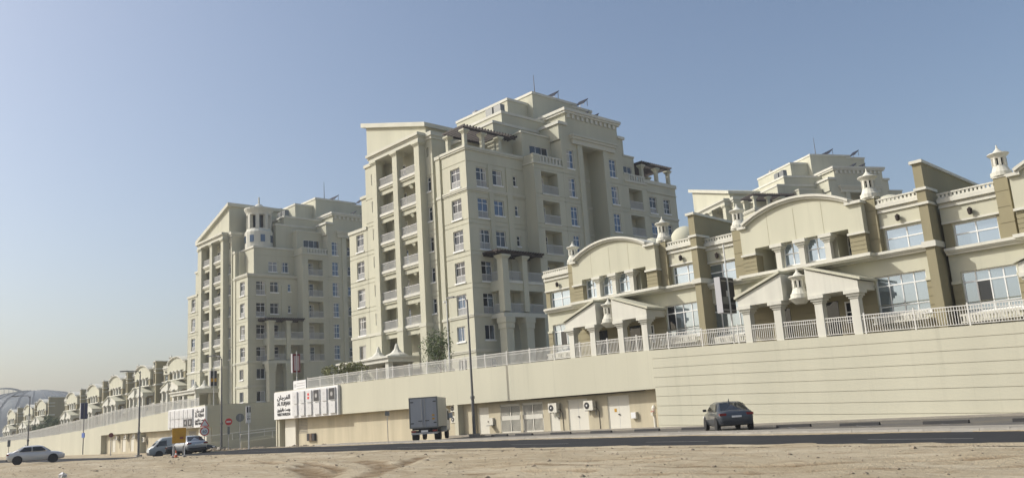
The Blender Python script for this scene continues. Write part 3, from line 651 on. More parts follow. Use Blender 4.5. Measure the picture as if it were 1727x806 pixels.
    for f in rl: W(30.4, f+.28, .2, 1.5, 2.22, True, x=1.0, rows=(.34, .76), juliet=.7); W(33.3, f+.5, .2, 1.5, 2.0, True, x=1.0, rows=(.34, .76))
    mk('cornice', MB().box(-6, 1.15, 29.0, 36.45, 30.002, 30.5), M['band'])
    for z in (25.5, 28.9): mk('band', MB().box(0, 1.1, 29.0, 36.4, z, z+.3 if z < 26 else z+.1), M['band'])
    pergola(pt, -3.5, .9, 29.6, 35.9, 32.9-4, 'y', ((.5, 29.9), (.5, 33), (.5, 35.6), (-3, 35.6)), 30.5-4)
    # stepped penthouse
    for a in ((-14, -1.5, 5.7, 16, 30, 34.6), (-14, -1.55, 7.2, 17, 34.5, 36.1), (-14, -4, 10.6, 16, 36, 39.2), (-8.5, -3, 14, 22, 36, 40.45), (-8, -3.05, 21.3, 25, 36, 40.1), (-12, -6, 20, 30, 30, 38.2)):
        mk('penthouse', MB().mass(*a)); x0, x1, y0, y1, z0, z1 = a; mk('coping', MB().box(x0-.1, x1+.1, y0-.1, y1+.1, z1+.002, z1+.32), M['white'])
    bx('vent_hatch', -9.3, -8.4, 10.5, 10.598, 37.0, 37.6, M['gdark'])
    for px_, py_, pz_ in ((-4.2, 17.6, 40.8), (-6.0, 17.6, 40.8), (-3.4, 22.2, 40.45), (-.4, 18.8, 37.12), (-.4, 20.6, 37.12), (-2.2, 18.8, 37.12)):   # solar panels
        o = MB().prism([(0, .05), (.9, .85), (.9, .93), (0, .13)], lambda u, v, q: (q, u, v), 0, 1.65).build('solar_panel', M['panelpv'], pt, (px_, py_, pz_-4))
        for sx_ in (.15, 1.45): MB().box(sx_, sx_+.06, .82, .88, -.1, .78).box(sx_+.001, sx_+.059, .05, .11, -.1, .08).build('strut', M['steel'], o)
    for px_, py_ in ((-3.4, 7.7), (-4.9, 7.7)):                          # roof condensers
        o = MB().box(0, 1.2, 0, .7, 36.45-4, 37.6-4).build('condenser', M['grey'], pt, (px_, py_, 0)); MB().lathe([(.3, 37.602-4), (.3, 37.68-4)], .6, .35, 12).build('fan', M['black'], o)
    MB().tube([(-6, 17.5, 40.7-4), (-6, 17.5, 42.6-4), (-6, 17.5, 44.8-4)], [.09, .06, .03]).build('antenna_mast', M['pole'], pt)
    MB().lathe([(.45, 0), (.5, .5), (.1, .8)], -11, 11.5, 10).build('roof_fan', M['steel'], pt, (0, 0, 39.52-4))
    if A:
        pergola(pt, -3.6, .05, .0, 7.8, 32.75-4, 'y', ((-.4, .35), (-.4, 2.9), (-.4, 5.4), (-3.3, .35)), ctop+.46-4)
        mk('terrace_wall', MB().mass(-8.3, -4.0, 3.0, 9, 30.2, 32.6)); mk('coping', MB().box(-8.3, -3.8, 2.8, 9, 32.602, 32.95), M['band'])
    else:
        mk('upper_tier', MB().mass(-8.3, -1.0, 1.5, 9, 25.9, 30.4, [], [(4.0, 5.6, 26.6, 28.3, .2), (6.3, 7.6, 26.6, 28.3, .2)]+[(1.5, 9, 29.2, 29.3, .04)]))
        W(4.0, 26.6, .15, 1.6, 1.7, True, x=-1.0, gm=M['gcurt']); W(6.3, 26.6, .15, 1.3, 1.7, True, x=-1.0, gm=M['gblue'])
        mk('coping', MB().box(-8.4, -.85, 1.35, 9, 30.402, 30.7), M['white'])
        cx, cy = -3.6, 3.7
        o = MB().lathe([(2.3, 30.7), (2.3, 33.4), (2.05, 33.8), (2.0, 34.0)], cx, cy, 20).build('turret', M['white'], pt, (0, 0, -4))
        for i in range(8):
            a = 2*math.pi*i/8+.2; MB().box(-.32, .32, -.28, .28, 34.0, 36.4).build('post', M['white'], o, (cx+1.72*math.cos(a), cy+1.72*math.sin(a), 0), a)
            a += math.pi/8; MB().box(-.02, .06, -.35, .35, 31.6, 32.8).build('pane', M['gblue'], o, (cx+2.27*math.cos(a), cy+2.27*math.sin(a), 0), a)
        MB().lathe([(1.25, 34.0), (1.25, 36.4)], cx, cy, 16).build('core', M['gdark'], o)
        MB().lathe([(2.0, 36.3), (2.1, 36.7), (2.4, 37.3), (2.4, 37.5), (1.0, 37.7), (.5, 38.3), (.15, 38.5), (.12, 39.6)], cx, cy, 20).build('turret_cap', M['white'], o)
    # porch with pergola on the right face
    if zb < 12:
        for yc in (2.95, 5.9):
            column(pt, XB-.1, yc, 12.1-4, 18.2-4, .85 if yc < 4 else .7, T)
            bx('column', XB-.62, XB+.42, yc-.52, yc+.52, zb, 10.3); mk('column_cap', MB().box(XB-.72, XB+.52, yc-.62, yc+.62, 10.302, 10.9).box(XB-.8, XB+.6, yc-.7, yc+.7, 10.902, 11.5))
        bx('porch_beam', 0, XB+.35, 2.3, 8.6, 11.502, 11.95, M['band'])
        for f in (11.8, 15.3):
            bx('balcony', 0, XB+.1, 2.5, 8.6, f-.1 if f > 12 else f+.155, f+.2)
            if f > 12: bx('porch_beam', 0, XB+.1, 2.5, 8.6, f-.9, f-.102); bx('balcony_edge', XB-.1, XB+.2, 3.4, 5.5, f-.14, f+.16, M['white']); bx('balcony_edge', XB-.1, XB+.2, 6.3, 8.6, f-.14, f+.16, M['white'])
            put('railing', railing_mesh(2.1, 1.0), pt, (XB-.02, 3.4, f+.2-4), RF); put('railing', railing_mesh(2.3, 1.0), pt, (XB-.02, 6.28, f+.2-4), RF); put('railing', railing_mesh(1.6, 1.0), pt, (.1, 2.6, f+.2-4))
        pergola(pt, -.05, XB+.5, 1.7, 8.55, 18.5-4, 'y', sp=.38)
        if zb < 9:
            # entrance canopy
            o = mk('entrance_canopy', MB().box(-20.5, -10.0, -4.2, 0, 7.9, 8.35).box(-20.7, -9.8, -4.4, 0, 8.352, 8.55), M['white'])
            for xc in (-14.9, -11.2): MB().lathe([(1.35, 8.56), (1.3, 8.72), (.7, 8.98), (.32, 9.35), (.2, 9.75), (.1, 10.0)], xc, -2.2, 8).build('canopy_peak', M['white'], o)
            for xc in (-19.8, -15.5, -10.6): MB().box(xc-.3, xc+.3, -4.0, -3.4, 4.0, 7.9).build('canopy_column', M['white'], o)
    return t
tower((-67.9, 57, 0), 'nearest tall cream apartment tower with sloping half gable and timber roof pergola', 'A')
tower((-125.5, 59, 0), 'cream apartment tower with round white lantern turret, left of the tallest tower', 'B')
tower((-70.2, 118.8, .6), 'cream apartment tower far behind the right villas, only its stepped roof showing', 'C', zmin=18, rot=-26)
# ---------------------------------------------------------------- villas on the terrace
def arc(x0, x1, z0, z1, n=22):
    c = (x0+x1)/2; hw = (x1-x0)/2; s = z1-z0; R = (hw*hw+s*s)/(2*s); cz = z1-R; a = math.asin(hw/R)
    return [(c+R*math.sin(-a+2*a*i/n), cz+R*math.cos(-a+2*a*i/n)) for i in range(n+1)]
def wall_lamp(p, x, y, z):
    o = MB().lathe([(.05, 0), (.1, .05), (.13, .3), (.09, .33), (.02, .4)], 0, 0, 8).build('wall_lamp', M['timber'], p, (x, y-.18, z)); MB().box(-.03, .03, 0, .17, .12, .18).build('bracket', M['timber'], o)
def villa(loc, label, group, bays='owwo', first=True, dome=False, full=True, sx=1, fin=True, cut=False, z0=-.6, dk=()):
    t = thing('villa', loc, label, 'villa', group); t.scale = (sx, 1, 1)
    CR, OL, WH = M['cream'], M['olive'], M['white']
    bx = lambda name, m, *a: box(name, m, t, *a)
    gw = [(-3.35, -.62, .8, 2.9, .28), (-14.1, -11.5, .8, 2.9, .28)]; uw = [(-2.45, -.12, 4.0, 5.42, .28), (-14.1, -11.95, 4.0, 5.42, .28)]
    lg = []; XR = -2.6 if cut else -.002
    if cut: gw = gw[1:]; uw = uw[1:]
    if bays[0] == 'o': lg.append((-9.95, -8.75, 4.1, 5.7, 1.3))
    if bays[3] == 'o': lg.append((-5.15, -4.05, 4.1, 5.7, 1.3))
    MB().mass(-14.55, XR, 0, 9.5, z0, 6.3, gw+uw+lg+[(-14.55, XR, 1.3, 1.33, .03), (-14.55, XR, -.1, -.07, .03)]).build('wall', CR, t)
    for a, c in ((-14.55, -14.1), (-11.5, -3.35), (-.62, -.01))[:2 if cut else 3]:       # olive ground-floor piers with scored joints
        MB().face(lambda u, v, d: (u, -.06+d, v), a, c, -.6, 2.3, [(a, c, z, z+.03, .03) for z in (.1, .55, 1.0, 1.45, 1.9)]).quad((c, -.06, -.6), (c, 0, -.6), (c, 0, 2.3), (c, -.06, 2.3)).build('ground_pier', OL, t)
        bx('pier_cap', CR, a-.02, c+.02, -.12, 0, 2.302, 2.46)
    for a, c in ((-14.55, -14.1), (-11.95, -11.74), (-2.58, -2.45))[:2 if cut else 3]: bx('window_pier', OL, a, c, -.05, 0, 4.18, 5.5)
    for a, c in ((-14.55, -11.75), (-2.57, -.003))[:1 if cut else 2]:
        bx('frieze_panel', CR, a, c, -.1, 0, 5.56, 6.298); bx('frieze_lip', WH, a, c, -.16, 0, 5.46, 5.558)
        MB().box(a, c, -.2, 0, 6.302, 6.42).box(a, c, -.32, .3, 6.56, 6.78).box(a, c, -.14, .2, 6.422, 6.558).build('roof_cornice', WH, t)
        o = MB().box(a+.02, c, -.22, -.1, 6.782, 6.86).box(a+.02, c, -.24, -.08, 7.02, 7.1).build('roof_railing', WH, t)
        n = int((c-a)/.2)
        for i in range(n): put('stud', cached('stud', lambda: MB().box(-.055, .055, -.05, .05, 6.862, 7.018).mesh('stud', M['white'])), o, (a+.02+(i+.5)*(c-a-.02)/n, -.16, 0))
        wall_lamp(t, (a+c)/2+(.1 if c < -5 else -.2), -.1, 5.68)
    # middle cornice
    for a, c in ((-14.55, XR),):
        MB().box(a, c, -.24, 0, 3.82, 3.94).box(a, c, -.34, 0, 3.942, 4.02).box(a, c, -.42, .0, 4.022, 4.17).build('floor_cornice', WH, t)
    MB().box(-11.0, -3.0, -.98, -.42, 3.90, 3.99).box(-11.1, -2.9, -1.1, -.42, 3.992, 4.168).build('floor_cornice', WH, t)
    # arched upper block
    ap = arc(-10.55, -3.75, 7.06, 7.98)
    poly = [(-10.87, 5.43), (-9.97, 5.43), (-9.97, 5.7), (-4.05, 5.7), (-4.05, 5.43), (-3.15, 5.43), (-3.15, 7.0), (-3.75, 7.0)]+ap[::-1]+[(-10.55, 7.0), (-10.87, 7.0)]
    MB().prism(poly, lambda u, v, q: (u, q, v), -.8, 0).build('arched_block', CR, t)
    MB().box(-10.87, -3.15, -.002, 3.5, 6.3, 6.95).build('arched_block', CR, t)
    for x in (-8.95, -7.2, -5.45): bx('joint', OL, x-.012, x+.012, -.803, -.79, 5.71, 7.6)
    for o1, o2, h0, h1, nme in ((.0, .30, 0, .12, 'arch_moulding'), (.0, .42, .122, .26, 'arch_moulding')):
        a2 = arc(-10.55-.0, -3.75, 7.06+h0, 7.98+h0); a3 = arc(-10.6, -3.7, 7.06+h1, 7.98+h1); b = MB(); n = len(a2)
        for k in range(n): b.v += [(a2[k][0], -.8-o2+.12, a2[k][1]), (a3[k][0], -.8-o2+.12, a3[k][1]), (a3[k][0], .4, a3[k][1]), (a2[k][0], .4, a2[k][1])]
        for k in range(n-1):
            for q in range(4): b.f.append((k*4+q, k*4+4+q, k*4+4+(q+1) % 4, k*4+(q+1) % 4))
        b.f += [(3, 2, 1, 0), (n*4-4, n*4-3, n*4-2, n*4-1)]; b.build(nme, WH, t)
    for a, c in ((-10.95, -10.35), (-4.0, -3.05)): MB().box(a, c, -1.0, .2, 7.004, 7.16).build('shoulder_coping', WH, t)
    for a, c in ((-10.87, -9.97), (-4.05, -3.15)):
        MB().mass(a, c, -.78, 0, 4.17, 5.30, [(a, c, z, z+.025, .03) for z in (4.42, 4.66, 4.9, 5.14)]).build('olive_pier', OL, t); bx('pier_cap', WH, a-.06, c+.06, -.9, 0, 5.302, 5.428)
    for xc in (-8.5, -7.0, -5.4): column(t, xc, -.6, 4.17, 5.698, .34, WH)
    bounds = [-9.97, -8.5, -7.0, -5.4, -4.05]
    for k in range(4):
        if bays[k] == 'w':
            a, c = bounds[k]+(.17 if k else 0), bounds[k+1]-(.17 if k < 3 else 0)
            bx('bay_wall', CR, a, c, -.36, -.2, 4.17, 4.32); window(t, a, 4.32, 0, round(c-a, 2), 1.36, y=-.32, cols=2, rows=(.52,), gm=M['gvilla'], single=not full, sill=False)
        else: window(t, bounds[k]+.25, 4.12, -.02, .7, 1.5, y=1.3, cols=1, rows=(.6,), gm=M['gdark'], sill=False)
    # piers with lanterns
    for a, c, s_ in ((-11.74, -11.1, .95), (-3.28, -2.57, 1.0)):
        MB().mass(a, c, -.32, .5, 4.17, 7.2, [(a, c, z, z+.025, .03) for z in (4.9, 5.7, 6.5)]).build('lantern_pier', OL, t); bx('pier_cap', WH, a-.03, c+.03, -.36, .5, 7.202, 7.3)
        lantern(t, (a+c)/2, .05, 7.3, s_)
    # party fin wall with bands
    if fin: MB().prism([(-1.1, z0), (9.8, z0), (9.8, 7.9), (-1.1, 8.3)], lambda u, v, q: (q, u, v), 0, .46).build('fin_wall', OL, t)
    if fin: MB().prism([(-1.24, 8.305), (9.9, 7.905), (9.9, 8.06), (-1.24, 8.46)], lambda u, v, q: (q, u, v), -.1, .56).build('fin_coping', WH, t)
    for z, h, e in () if not fin else ((6.86, .14, .09), (6.1, .13, .09), (3.86, .3, .12)): MB().box(-e, .46+e, -1.1-e, .3, z, z+h).build('fin_band', WH, t)
    # windows
    for i_, (a, c, d, e, _) in enumerate(gw): window(t, a, d, .18, round(c-a, 2), round(e-d, 2), cols=4, rows=(.2, .74), gm=M['gvilla'], single=not full, sill=True, dark=[q[1:] for q in dk if q[0] == i_])
    for a, c, d, e, _ in uw: window(t, a, d, .18, round(c-a, 2), round(e-d, 2), cols=2, rows=(.6,), gm=M['gvilla'], single=not full, sill=False)
    for a, c in ((-14.1, -11.5), (-3.35, -.62))[:1 if cut else 2]:                       # white balustered sill boxes on brackets
        o = MB().box(a-.1, c+.1, -.75, -.05, .28, .36).box(a-.1, c+.1, -.78, -.70, .62, .72).build('sill_balcony', WH, t)
        n = 16
        for i in range(n): put('baluster', cached('sbal', lambda: MB().box(-.05, .05, -.77, -.71, .362, .618).mesh('baluster', M['white'])), o, (a+(i+.5)*(c-a)/n, 0, 0))
        for x in (a+.2, (a+c)/2, c-.2): MB().prism([(-.65, .278), (0, .278), (0, -.1)], lambda u, v, q: (q, u, v), x-.09, x+.09).build('bracket', WH, o)
    # entrance porch, broken pediment with hanging lantern niche
    cx = (-10.42, -8.39, -5.84, -3.77)
    for xc in cx: column(t, xc, -1.68, z0+.15, 2.2, .46, WH)
    for pts in ([(-10.85, 2.2), (-7.85, 2.2), (-7.85, 3.72), (-10.85, 2.66)], [(-6.35, 2.2), (-3.4, 2.2), (-3.4, 2.66), (-6.35, 3.72)]):
        MB().prism(pts, lambda u, v, q: (u, q, v), -2.0, -.0).build('porch_gable', WH, t)
    for pts in ([(-11.0, 2.662), (-7.85, 3.775), (-7.85, 3.9), (-11.0, 2.80)], [(-6.35, 3.775), (-3.2, 2.662), (-3.2, 2.80), (-6.35, 3.9)]):
        MB().prism(pts, lambda u, v, q: (u, q, v), -2.14, -.0).build('porch_roof', CR, t)
    MB().box(-7.848, -6.352, -.7, -.02, 2.2, 3.5).build('niche', CR, t); lantern(t, -7.1, -1.45, 2.25, 1.0, name='niche_lantern')
    MB().lathe([(.3, 1.9), (.62, 2.2), (.62, 2.25)], -7.1, -1.45, 16).build('niche_corbel', WH, t)
    for k, (a, c) in enumerate(((-9.6, -8.6), (-6.5, -5.6))): bx('doorway', M['gdark'], a, c, -.09, -.062, -.5, 1.9)
    window(t, -5.2, .6, -.07, .8, 1.2, cols=2, rows=(.5,), gm=M['gdark'], sill=False)
    if dome:
        for x, y, r, z in dome:
            MB().lathe([(r, 6.2), (r, z)]+[(r*math.cos(a*math.pi/16), z+r*math.sin(a*math.pi/16)) for a in range(1, 8)]+[(.05, z+r)], x, y, 24).build('dome', CR, t, smooth=True)
    return t
villa((-31.45, 46, 5.02), 'pale two-storey villa with arched parapet and two roof domes, left of the banner pole', None, 'wwwo', dome=((-5.4, 6, 1.1, 8.35), (-8.5, 6, .95, 8.2)), dk=((0, 0, 1), (0, 0, 2), (1, 1, 1)))
villa((-17.08, 46, 4.68), 'pale two-storey villa with arched parapet in the middle of the right terrace row', None, 'owwo', dome=((-5.4, 8.5, 1.15, 8.0),))
villa((-1.9, 46, 4.25), 'pale two-storey villa cut by the right edge of the photo', None, 'owwo', dk=((1, 1, 1),))
FV = [(-155.2, 15.35), (-172.5, 15.17), (-188.1, 14.37), (-203.1, 13.53), (-219, 12.8), (-245.3, 12.55), (-258.1, 11.84), (-276.2, 11.4)]
ORD = ['nearest of the far row, beside the turret tower', 'second of the far row from the turret tower', 'third of the far row from the turret tower', 'fourth of the far row from the turret tower', 'fifth of the far row, right of the shrub gap', 'sixth of the far row, left of the shrub gap', 'seventh of the far row, before the stadium', 'last of the far row at the left edge']
for (x, z), nme in zip(FV, ORD):
    villa((x+7.2*1.08, 60, z-8.1), 'small pale villa with arched parapet, '+nme, 'villas stepping down the far terrace', 'owwo', full=False, sx=1.08, fin=x < -160, cut=x > -160, z0=-5)
# ---------------------------------------------------------------- lettering
def text(parent, s, x, y, z, size, m, align='CENTER', rz=0, wd=None, bold=0, name='lettering', ext=.012):
    cu = bpy.data.curves.new('t', 'FONT'); cu.body = s; cu.size = size; cu.align_x = align; cu.extrude = ext; cu.offset = bold
    o = bpy.data.objects.new('t', cu); C.objects.link(o)
    dg = bpy.context.evaluated_depsgraph_get(); me = bpy.data.meshes.new_from_object(o.evaluated_get(dg)); bpy.data.objects.remove(o)
    me.name = name; me.materials.clear(); me.materials.append(m)
    for v in me.vertices: v.co = (v.co.x, -v.co.z, v.co.y)
    if wd and len(me.vertices):
        xs_ = [v.co.x for v in me.vertices]; a, b = min(xs_), max(xs_); k = wd/(b-a)
        for v in me.vertices: v.co.x = (v.co.x-(a+b)/2)*k
    return put(name, me, parent, (x, y, z), rz)
AR1 = '\uFEE5\uFE8E\uFE9F\uFEAE\uFED4\uFEDF\uFE8D'                     # read right to left
AR2 = '\uFEE5\uFEEE\uFEF4\uFEE0\uFEF4\uFED3\uFE8E\uFE91 \uFE96\uFEB4\uFEF3\uFEED'
def big_sign(x0, x1, z0, z1, label, cols, tx, twd, dark, redc, y=43.7, white_tail=None):
    t = thing('sign_board', (x0, y, z0), label, 'sign'); W_ = x1-x0; H = z1-z0
    MB().box(0, W_, 0, .26, 0, H).build('board', M['signw'], t)
    cx = tx-x0
    text(t, AR1, cx, -.012, H*.72, .62, M['letter'], wd=twd, bold=.02); text(t, 'AL FURJAN', cx, -.012, H*.50, .54, M['letter'], wd=twd, bold=.02)
    text(t, AR2, cx, -.012, H*.295, .46, M['letter'], wd=twd, bold=.016); text(t, 'WEST PAVILION', cx, -.012, H*.125, .40, M['letter'], wd=twd, bold=.016)
    for i, (a, c) in enumerate(cols):
        for j in (0, 1):
            za, zc = (H*.51, H*.93) if j else (H*.07, H*.47)
            o = MB().box(a-x0, c-x0, -.16, -.002, za, zc).build('shop_panel', M['signg'], t)
            mx, mz = (a+c)/2-x0, (za+zc)/2; w2 = (c-a)/2
            if (i, j) in dark:
                MB().box(mx-w2*.92, mx+w2*.92, -.172, -.162, za+.05, zc-.05).build('poster', M['letter'], o)
                b = MB(); b.lathe([(w2*.38, 0), (w2*.38, .008)], 0, 0, 14); e = b.build('emblem', M['steel'], o, (mx, -.174, mz)); e.rotation_euler = (math.pi/2, 0, 0)
            elif (i, j) == redc:
                for q in (0, 1): MB().box(mx-w2*.35, mx+w2*.35, -.168, -.162, mz-.28+q*.36, mz-.04+q*.36).build('emblem', M['red'], o)
            elif j == 1:
                if i % 2 == 0:
                    e = MB().lathe([(w2*.34, 0), (w2*.34, .006)], 0, 0, 14).build('emblem', M['rail'], o, (mx, -.163, mz+.12)); e.rotation_euler = (math.pi/2, 0, 0)
                MB().box(mx-w2*.5, mx+w2*.5, -.166, -.162, mz-.32, mz-.24).build('print_line', M['rail'], o); MB().box(mx-w2*.4, mx+w2*.4, -.166, -.162, mz-.44, mz-.39).build('print_line', M['rail'], o)
            else: MB().box(mx-w2*.22, mx+w2*.22, -.166, -.162, mz-.1+.12*(i % 3), mz+.02+.12*(i % 3)).build('print_line', M['rail'], o)
    return t
big_sign(-86.6, -73.35, 2.50, 5.36, 'big white shop sign board with black lettering on the near podium corner', [(-82.22, -81.29), (-80.78, -79.78), (-79.39, -78.31), (-77.83, -76.69), (-76.31, -75.29), (-74.83, -73.66)], -84.44, 2.9, {(3, 1), (5, 1)}, (2, 1))
big_sign(-117.0, -104.9, 2.33, 4.86, 'white shop sign board with lettering at right end of the far podium', [(-116.72, -115.99), (-115.81, -114.47), (-114.29, -112.97), (-112.8, -111.51), (-111.34, -110.15), (-109.98, -108.57)], -106.65, 2.8, {(4, 0), (5, 0)}, (9, 9))
t = thing('notice_board', (-82.9, 44.05, 5.2), 'small white notice board standing above the big shop sign', 'sign')
MB().box(0, 2.65, 0, .08, .0, 1.15).build('board', M['signw'], t); e = MB().lathe([(.22, 0), (.22, .01)], 0, 0, 12).build('emblem', M['rail'], t, (.38, -.002, .62)); e.rotation_euler = (math.pi/2, 0, 0)
for k in range(3): MB().box(.75, 2.4, -.012, -.002, .3+k*.26, .36+k*.26).build('print_line', M['steel'], t)

# ---------------------------------------------------------------- street lamps, banners, road signs
def lamp(x, y, h, label, arm=(-2.3, 0, .45), z=0, m='pole', r=.1, banner=None, collar=True, arm2=None):
    t = thing('street_lamp', (x, y, z), label, 'street lamp', 'street lamps along the road')
    MB().box(-.3, .3, -.3, .3, 0, .22).build('base', M['kerb'], t)
    MB().tube([(0, 0, .2), (0, 0, h*.28), (0, 0, h*.281), (0, 0, h)], [r*1.25, r*1.2, r, r*.6], 10).build('pole', M[m], t)
    if collar: MB().lathe([(r*1.3, -.12), (r*1.7, -.1), (r*1.7, .1), (r*1.3, .12)], 0, 0, 10).build('collar', M[m], t, (0, 0, h*.28))
    a = Vector(arm)
    MB().tube([(0, 0, h-.3), (a.x*.12, a.y*.12, h+a.z*.55), (a.x*.75, a.y*.75, h+a.z)], .045, 6).build('arm', M[m], t)
    an = math.atan2(a.y, a.x)
    hd = MB().prism([(0, -.1), (.8, -.13), (.8, .13), (0, .1)], lambda u, v, q: (u, v, q), -.06, .06).build('lamp_head', M[m], t, (a.x*.72, a.y*.72, h+a.z), an)
    MB().box(.15, .7, -.08, .08, -.075, -.062).build('lens', M['llit'], hd)
    return t
lamp(-50.9, 42.1, 10.5, 'tall dark street lamp on the pavement in front of the tallest tower')
lamp(-98.5, 33.6, 9.3, 'grey street lamp on the sand, left of the van', arm=(-1.2, -1.5, .1), r=.1, z=-.5)
lamp(-79.5, 34.7, 8.5, 'grey street lamp at the ramp mouth, right of the far shop sign', arm=(-1.0, -.5, .35), r=.09)
lamp(-56.9, 44.75, 6.0, 'slim white lamp pole behind the railing, left of the tall dark street lamp', arm=(-.8, .5, .1), z=5.3, m='polew', r=.05, collar=False)
lamp(-121.5, 28.0, 7.6, 'thin grey street lamp at the far left, above the white sedan', arm=(-1.6, -1.5, .1), r=.08)
def banner_pole(x, y, z, h, b0, b1, label, front, w_=1.25, d=.5, mp='polew', deco=()):
    t = thing('banner_pole', (x, y, z), label, 'banner sign', 'advertising banners on poles')
    MB().tube([(0, 0, 0), (0, 0, h)], [.06, .045], 8).build('pole', M[mp], t)
    o = MB().box(-d-.05, -.055, -w_/2, w_/2, b0, b1).build('light_box', M['lightbox'], t)
    MB().box(-.053, -.03, -w_/2+.03, w_/2-.03, b0+.03, b1-.03).build('poster', M[front], o)
    for (a, c, e, f, mm_) in deco:
        H = b1-b0; MB().box(-.028, -.022, -w_/2+a*w_, -w_/2+c*w_, b0+e*H, b0+f*H).build('poster_print', M[mm_], o)
    return t
banner_pole(-28.95, 44.75, 4.75, 6.2, 1.95, 4.15, 'dark poster light box on a white pole in front of the villas', 'letter', w_=1.45, d=.42, deco=((.04, .96, .88, .9, 'steel'), (.35, .5, .45, .62, 'rail'), (.04, .96, .24, .44, 'grey'), (.6, .96, .3, .42, 'leaf'), (.04, .96, .05, .1, 'steel')))
banner_pole(-83.7, 44.9, 5.4, 4.2, 1.9, 3.95, 'pale pink poster with dark red border on a pole above the big sign', 'lred', w_=.95, d=.32, mp='polew', deco=((.16, .84, .12, .88, 'pinkp'),) if 'pinkp' in M else ())
banner_pole(-105.2, 44.9, 4.9, 5.0, 2.4, 4.3, 'black and yellow poster on a pole above the far shop sign', 'letter', w_=.85, d=.3, deco=((.05, .95, .28, .5, 'yellow'), (.3, .6, .5, .66, 'grey')))
t = banner_pole(-112.9, 32, 0, 6.2, 4.2, 6.15, 'navy poster on a dark roadside pole left of the far doors', 'navy', mp='pole', w_=.8, d=.3)
MB().box(-.3, .75, -.12, -.05, 2.0, 2.55).build('direction_plate', M['blue'], t)
banner_pole(-70.9, 33.4, 0, 3.7, 2.2, 3.65, 'small white and black vertical sign on a pole by the ramp', 'signw', w_=.42, d=.1, deco=((.1, .9, .62, .95, 'letter'), (.2, .8, .2, .3, 'letter'), (.2, .8, .36, .44, 'steel')))
def disc(parent, r, m, x, y, z, rz, name='disc', th=.02, seg=24):
    o = MB().lathe([(r, -th/2), (r, th/2)], 0, 0, seg).build(name, M[m], parent, (x, y, z)); o.rotation_euler = (math.pi/2, 0, rz); return o
def face_to(x, y): return math.atan2(-y, -x)+math.pi/2                 # turn -y of the sign towards the approaching road
def road_sign(x, y, h, label, build, z=0):
    t = thing('road_sign', (x, y, z), label, 'road sign'); t.rotation_euler = (0, 0, face_to(x, y))
    MB().tube([(0, .05, 0), (0, .05, h)], .035, 8).build('post', M['steel'], t); build(t, h); return t
def rs_red(t, h):
    disc(t, .32, 'red', 0, 0, h-.32, 0, 'sign_plate'); MB().box(-.2, .2, -.02, -.012, h-.38, h-.26).build('white_bar', M['signw'], t); MB().box(-.1, .1, -.01, .02, h-1.45, h-.75).build('small_plate', M['grey'], t)
road_sign(-77, 34.3, 2.8, 'round red no entry sign on a post beside the ramp', rs_red)
def rs_back(t, h): disc(t, .36, 'grey', 0, 0, h-.36, 0, 'sign_plate'); MB().box(-.03, .03, -.02, -.012, h-.6, h-.1).build('bracket', M['steel'], t)
road_sign(-73.3, 33.7, 3.1, 'grey back of a round road sign on a post by the ramp', rs_back)
def rs_speed(t, h):
    disc(t, .38, 'red', 0, 0, 1.75, 0, 'sign_plate'); disc(t, .29, 'signw', 0, -.014, 1.75, 0, 'sign_face'); text(t, '60', 0, -.03, 1.62, .36, M['letter'], ext=.004)
    MB().prism([(-.4, 2.15), (.4, 2.15), (0, 2.85)], lambda u, v, q: (u, q, v), -.01, .01).build('warning_plate', M['red'], t); MB().prism([(-.27, 2.23), (.27, 2.23), (0, 2.7)], lambda u, v, q: (u, q, v), -.02, -.012).build('warning_face', M['signw'], t)
road_sign(-73.07, 30.4, 2.5, 'round speed limit sign with red warning triangle above, right of the silver car', rs_speed)
def rs_small(t, h): MB().box(-.2, .2, -.02, .02, h-.4, h).build('sign_plate', M['grey'], t)
road_sign(-64.2, 43.2, 2.75, 'small square grey sign on a post by the lower wall, left of the truck', rs_small, -.3)
road_sign(-90.8, 28.3, 2.2, 'small dark sign on a post on the sand before the far doors', lambda t, h: disc(t, .22, 'barrier', 0, 0, h-.2, 0, 'sign_plate'))
road_sign(-121.0, 25.8, 2.3, 'slim dark sign on a post behind the red barriers', lambda t, h: MB().box(-.16, .16, -.02, .02, h-.8, h).build('sign_plate', M['grey'], t))
t = thing('diversion_board', (-64.5, 24.9, .0), 'amber roadworks board on two posts in front of the silver car', 'sign'); t.rotation_euler = (0, 0, face_to(-64.5, 24.9)+.1)
MB().box(-.48, .48, -.03, .03, 1.0, 2.1).build('board', M['yellow'], t); MB().box(.05, .3, -.04, -.032, 1.3, 1.45).build('print_mark', M['barrier'], t)
for s in (-1, 1): MB().box(s*.4-.03, s*.4+.03, .032, .09, 0, 1.9).build('post', M['signw'], t)
for s in (-1, 1): MB().box(s*.4-.12, s*.4+.12, -.3, .35, 0, .1).build('foot', M['kerb'], t)
def cone(x, y, label):
    t = thing('traffic_cone', (x, y, -.02), label, 'traffic cone'); t.scale = (.75, .75, .75); MB().box(-.2, .2, -.2, .2, 0, .05).build('base', M['dark'], t)
    MB().lathe([(.16, .05), (.11, .28)], 0, 0, 14).build('lower_cone', M['orange'], t); MB().lathe([(.108, .281), (.08, .44)], 0, 0, 14).build('reflective_band', M['signw'], t); MB().lathe([(.078, .441), (.035, .72)], 0, 0, 14).build('tip', M['orange'], t)
cone(-64.0, 24.5, 'small orange and white traffic cone at the foot of the amber board')
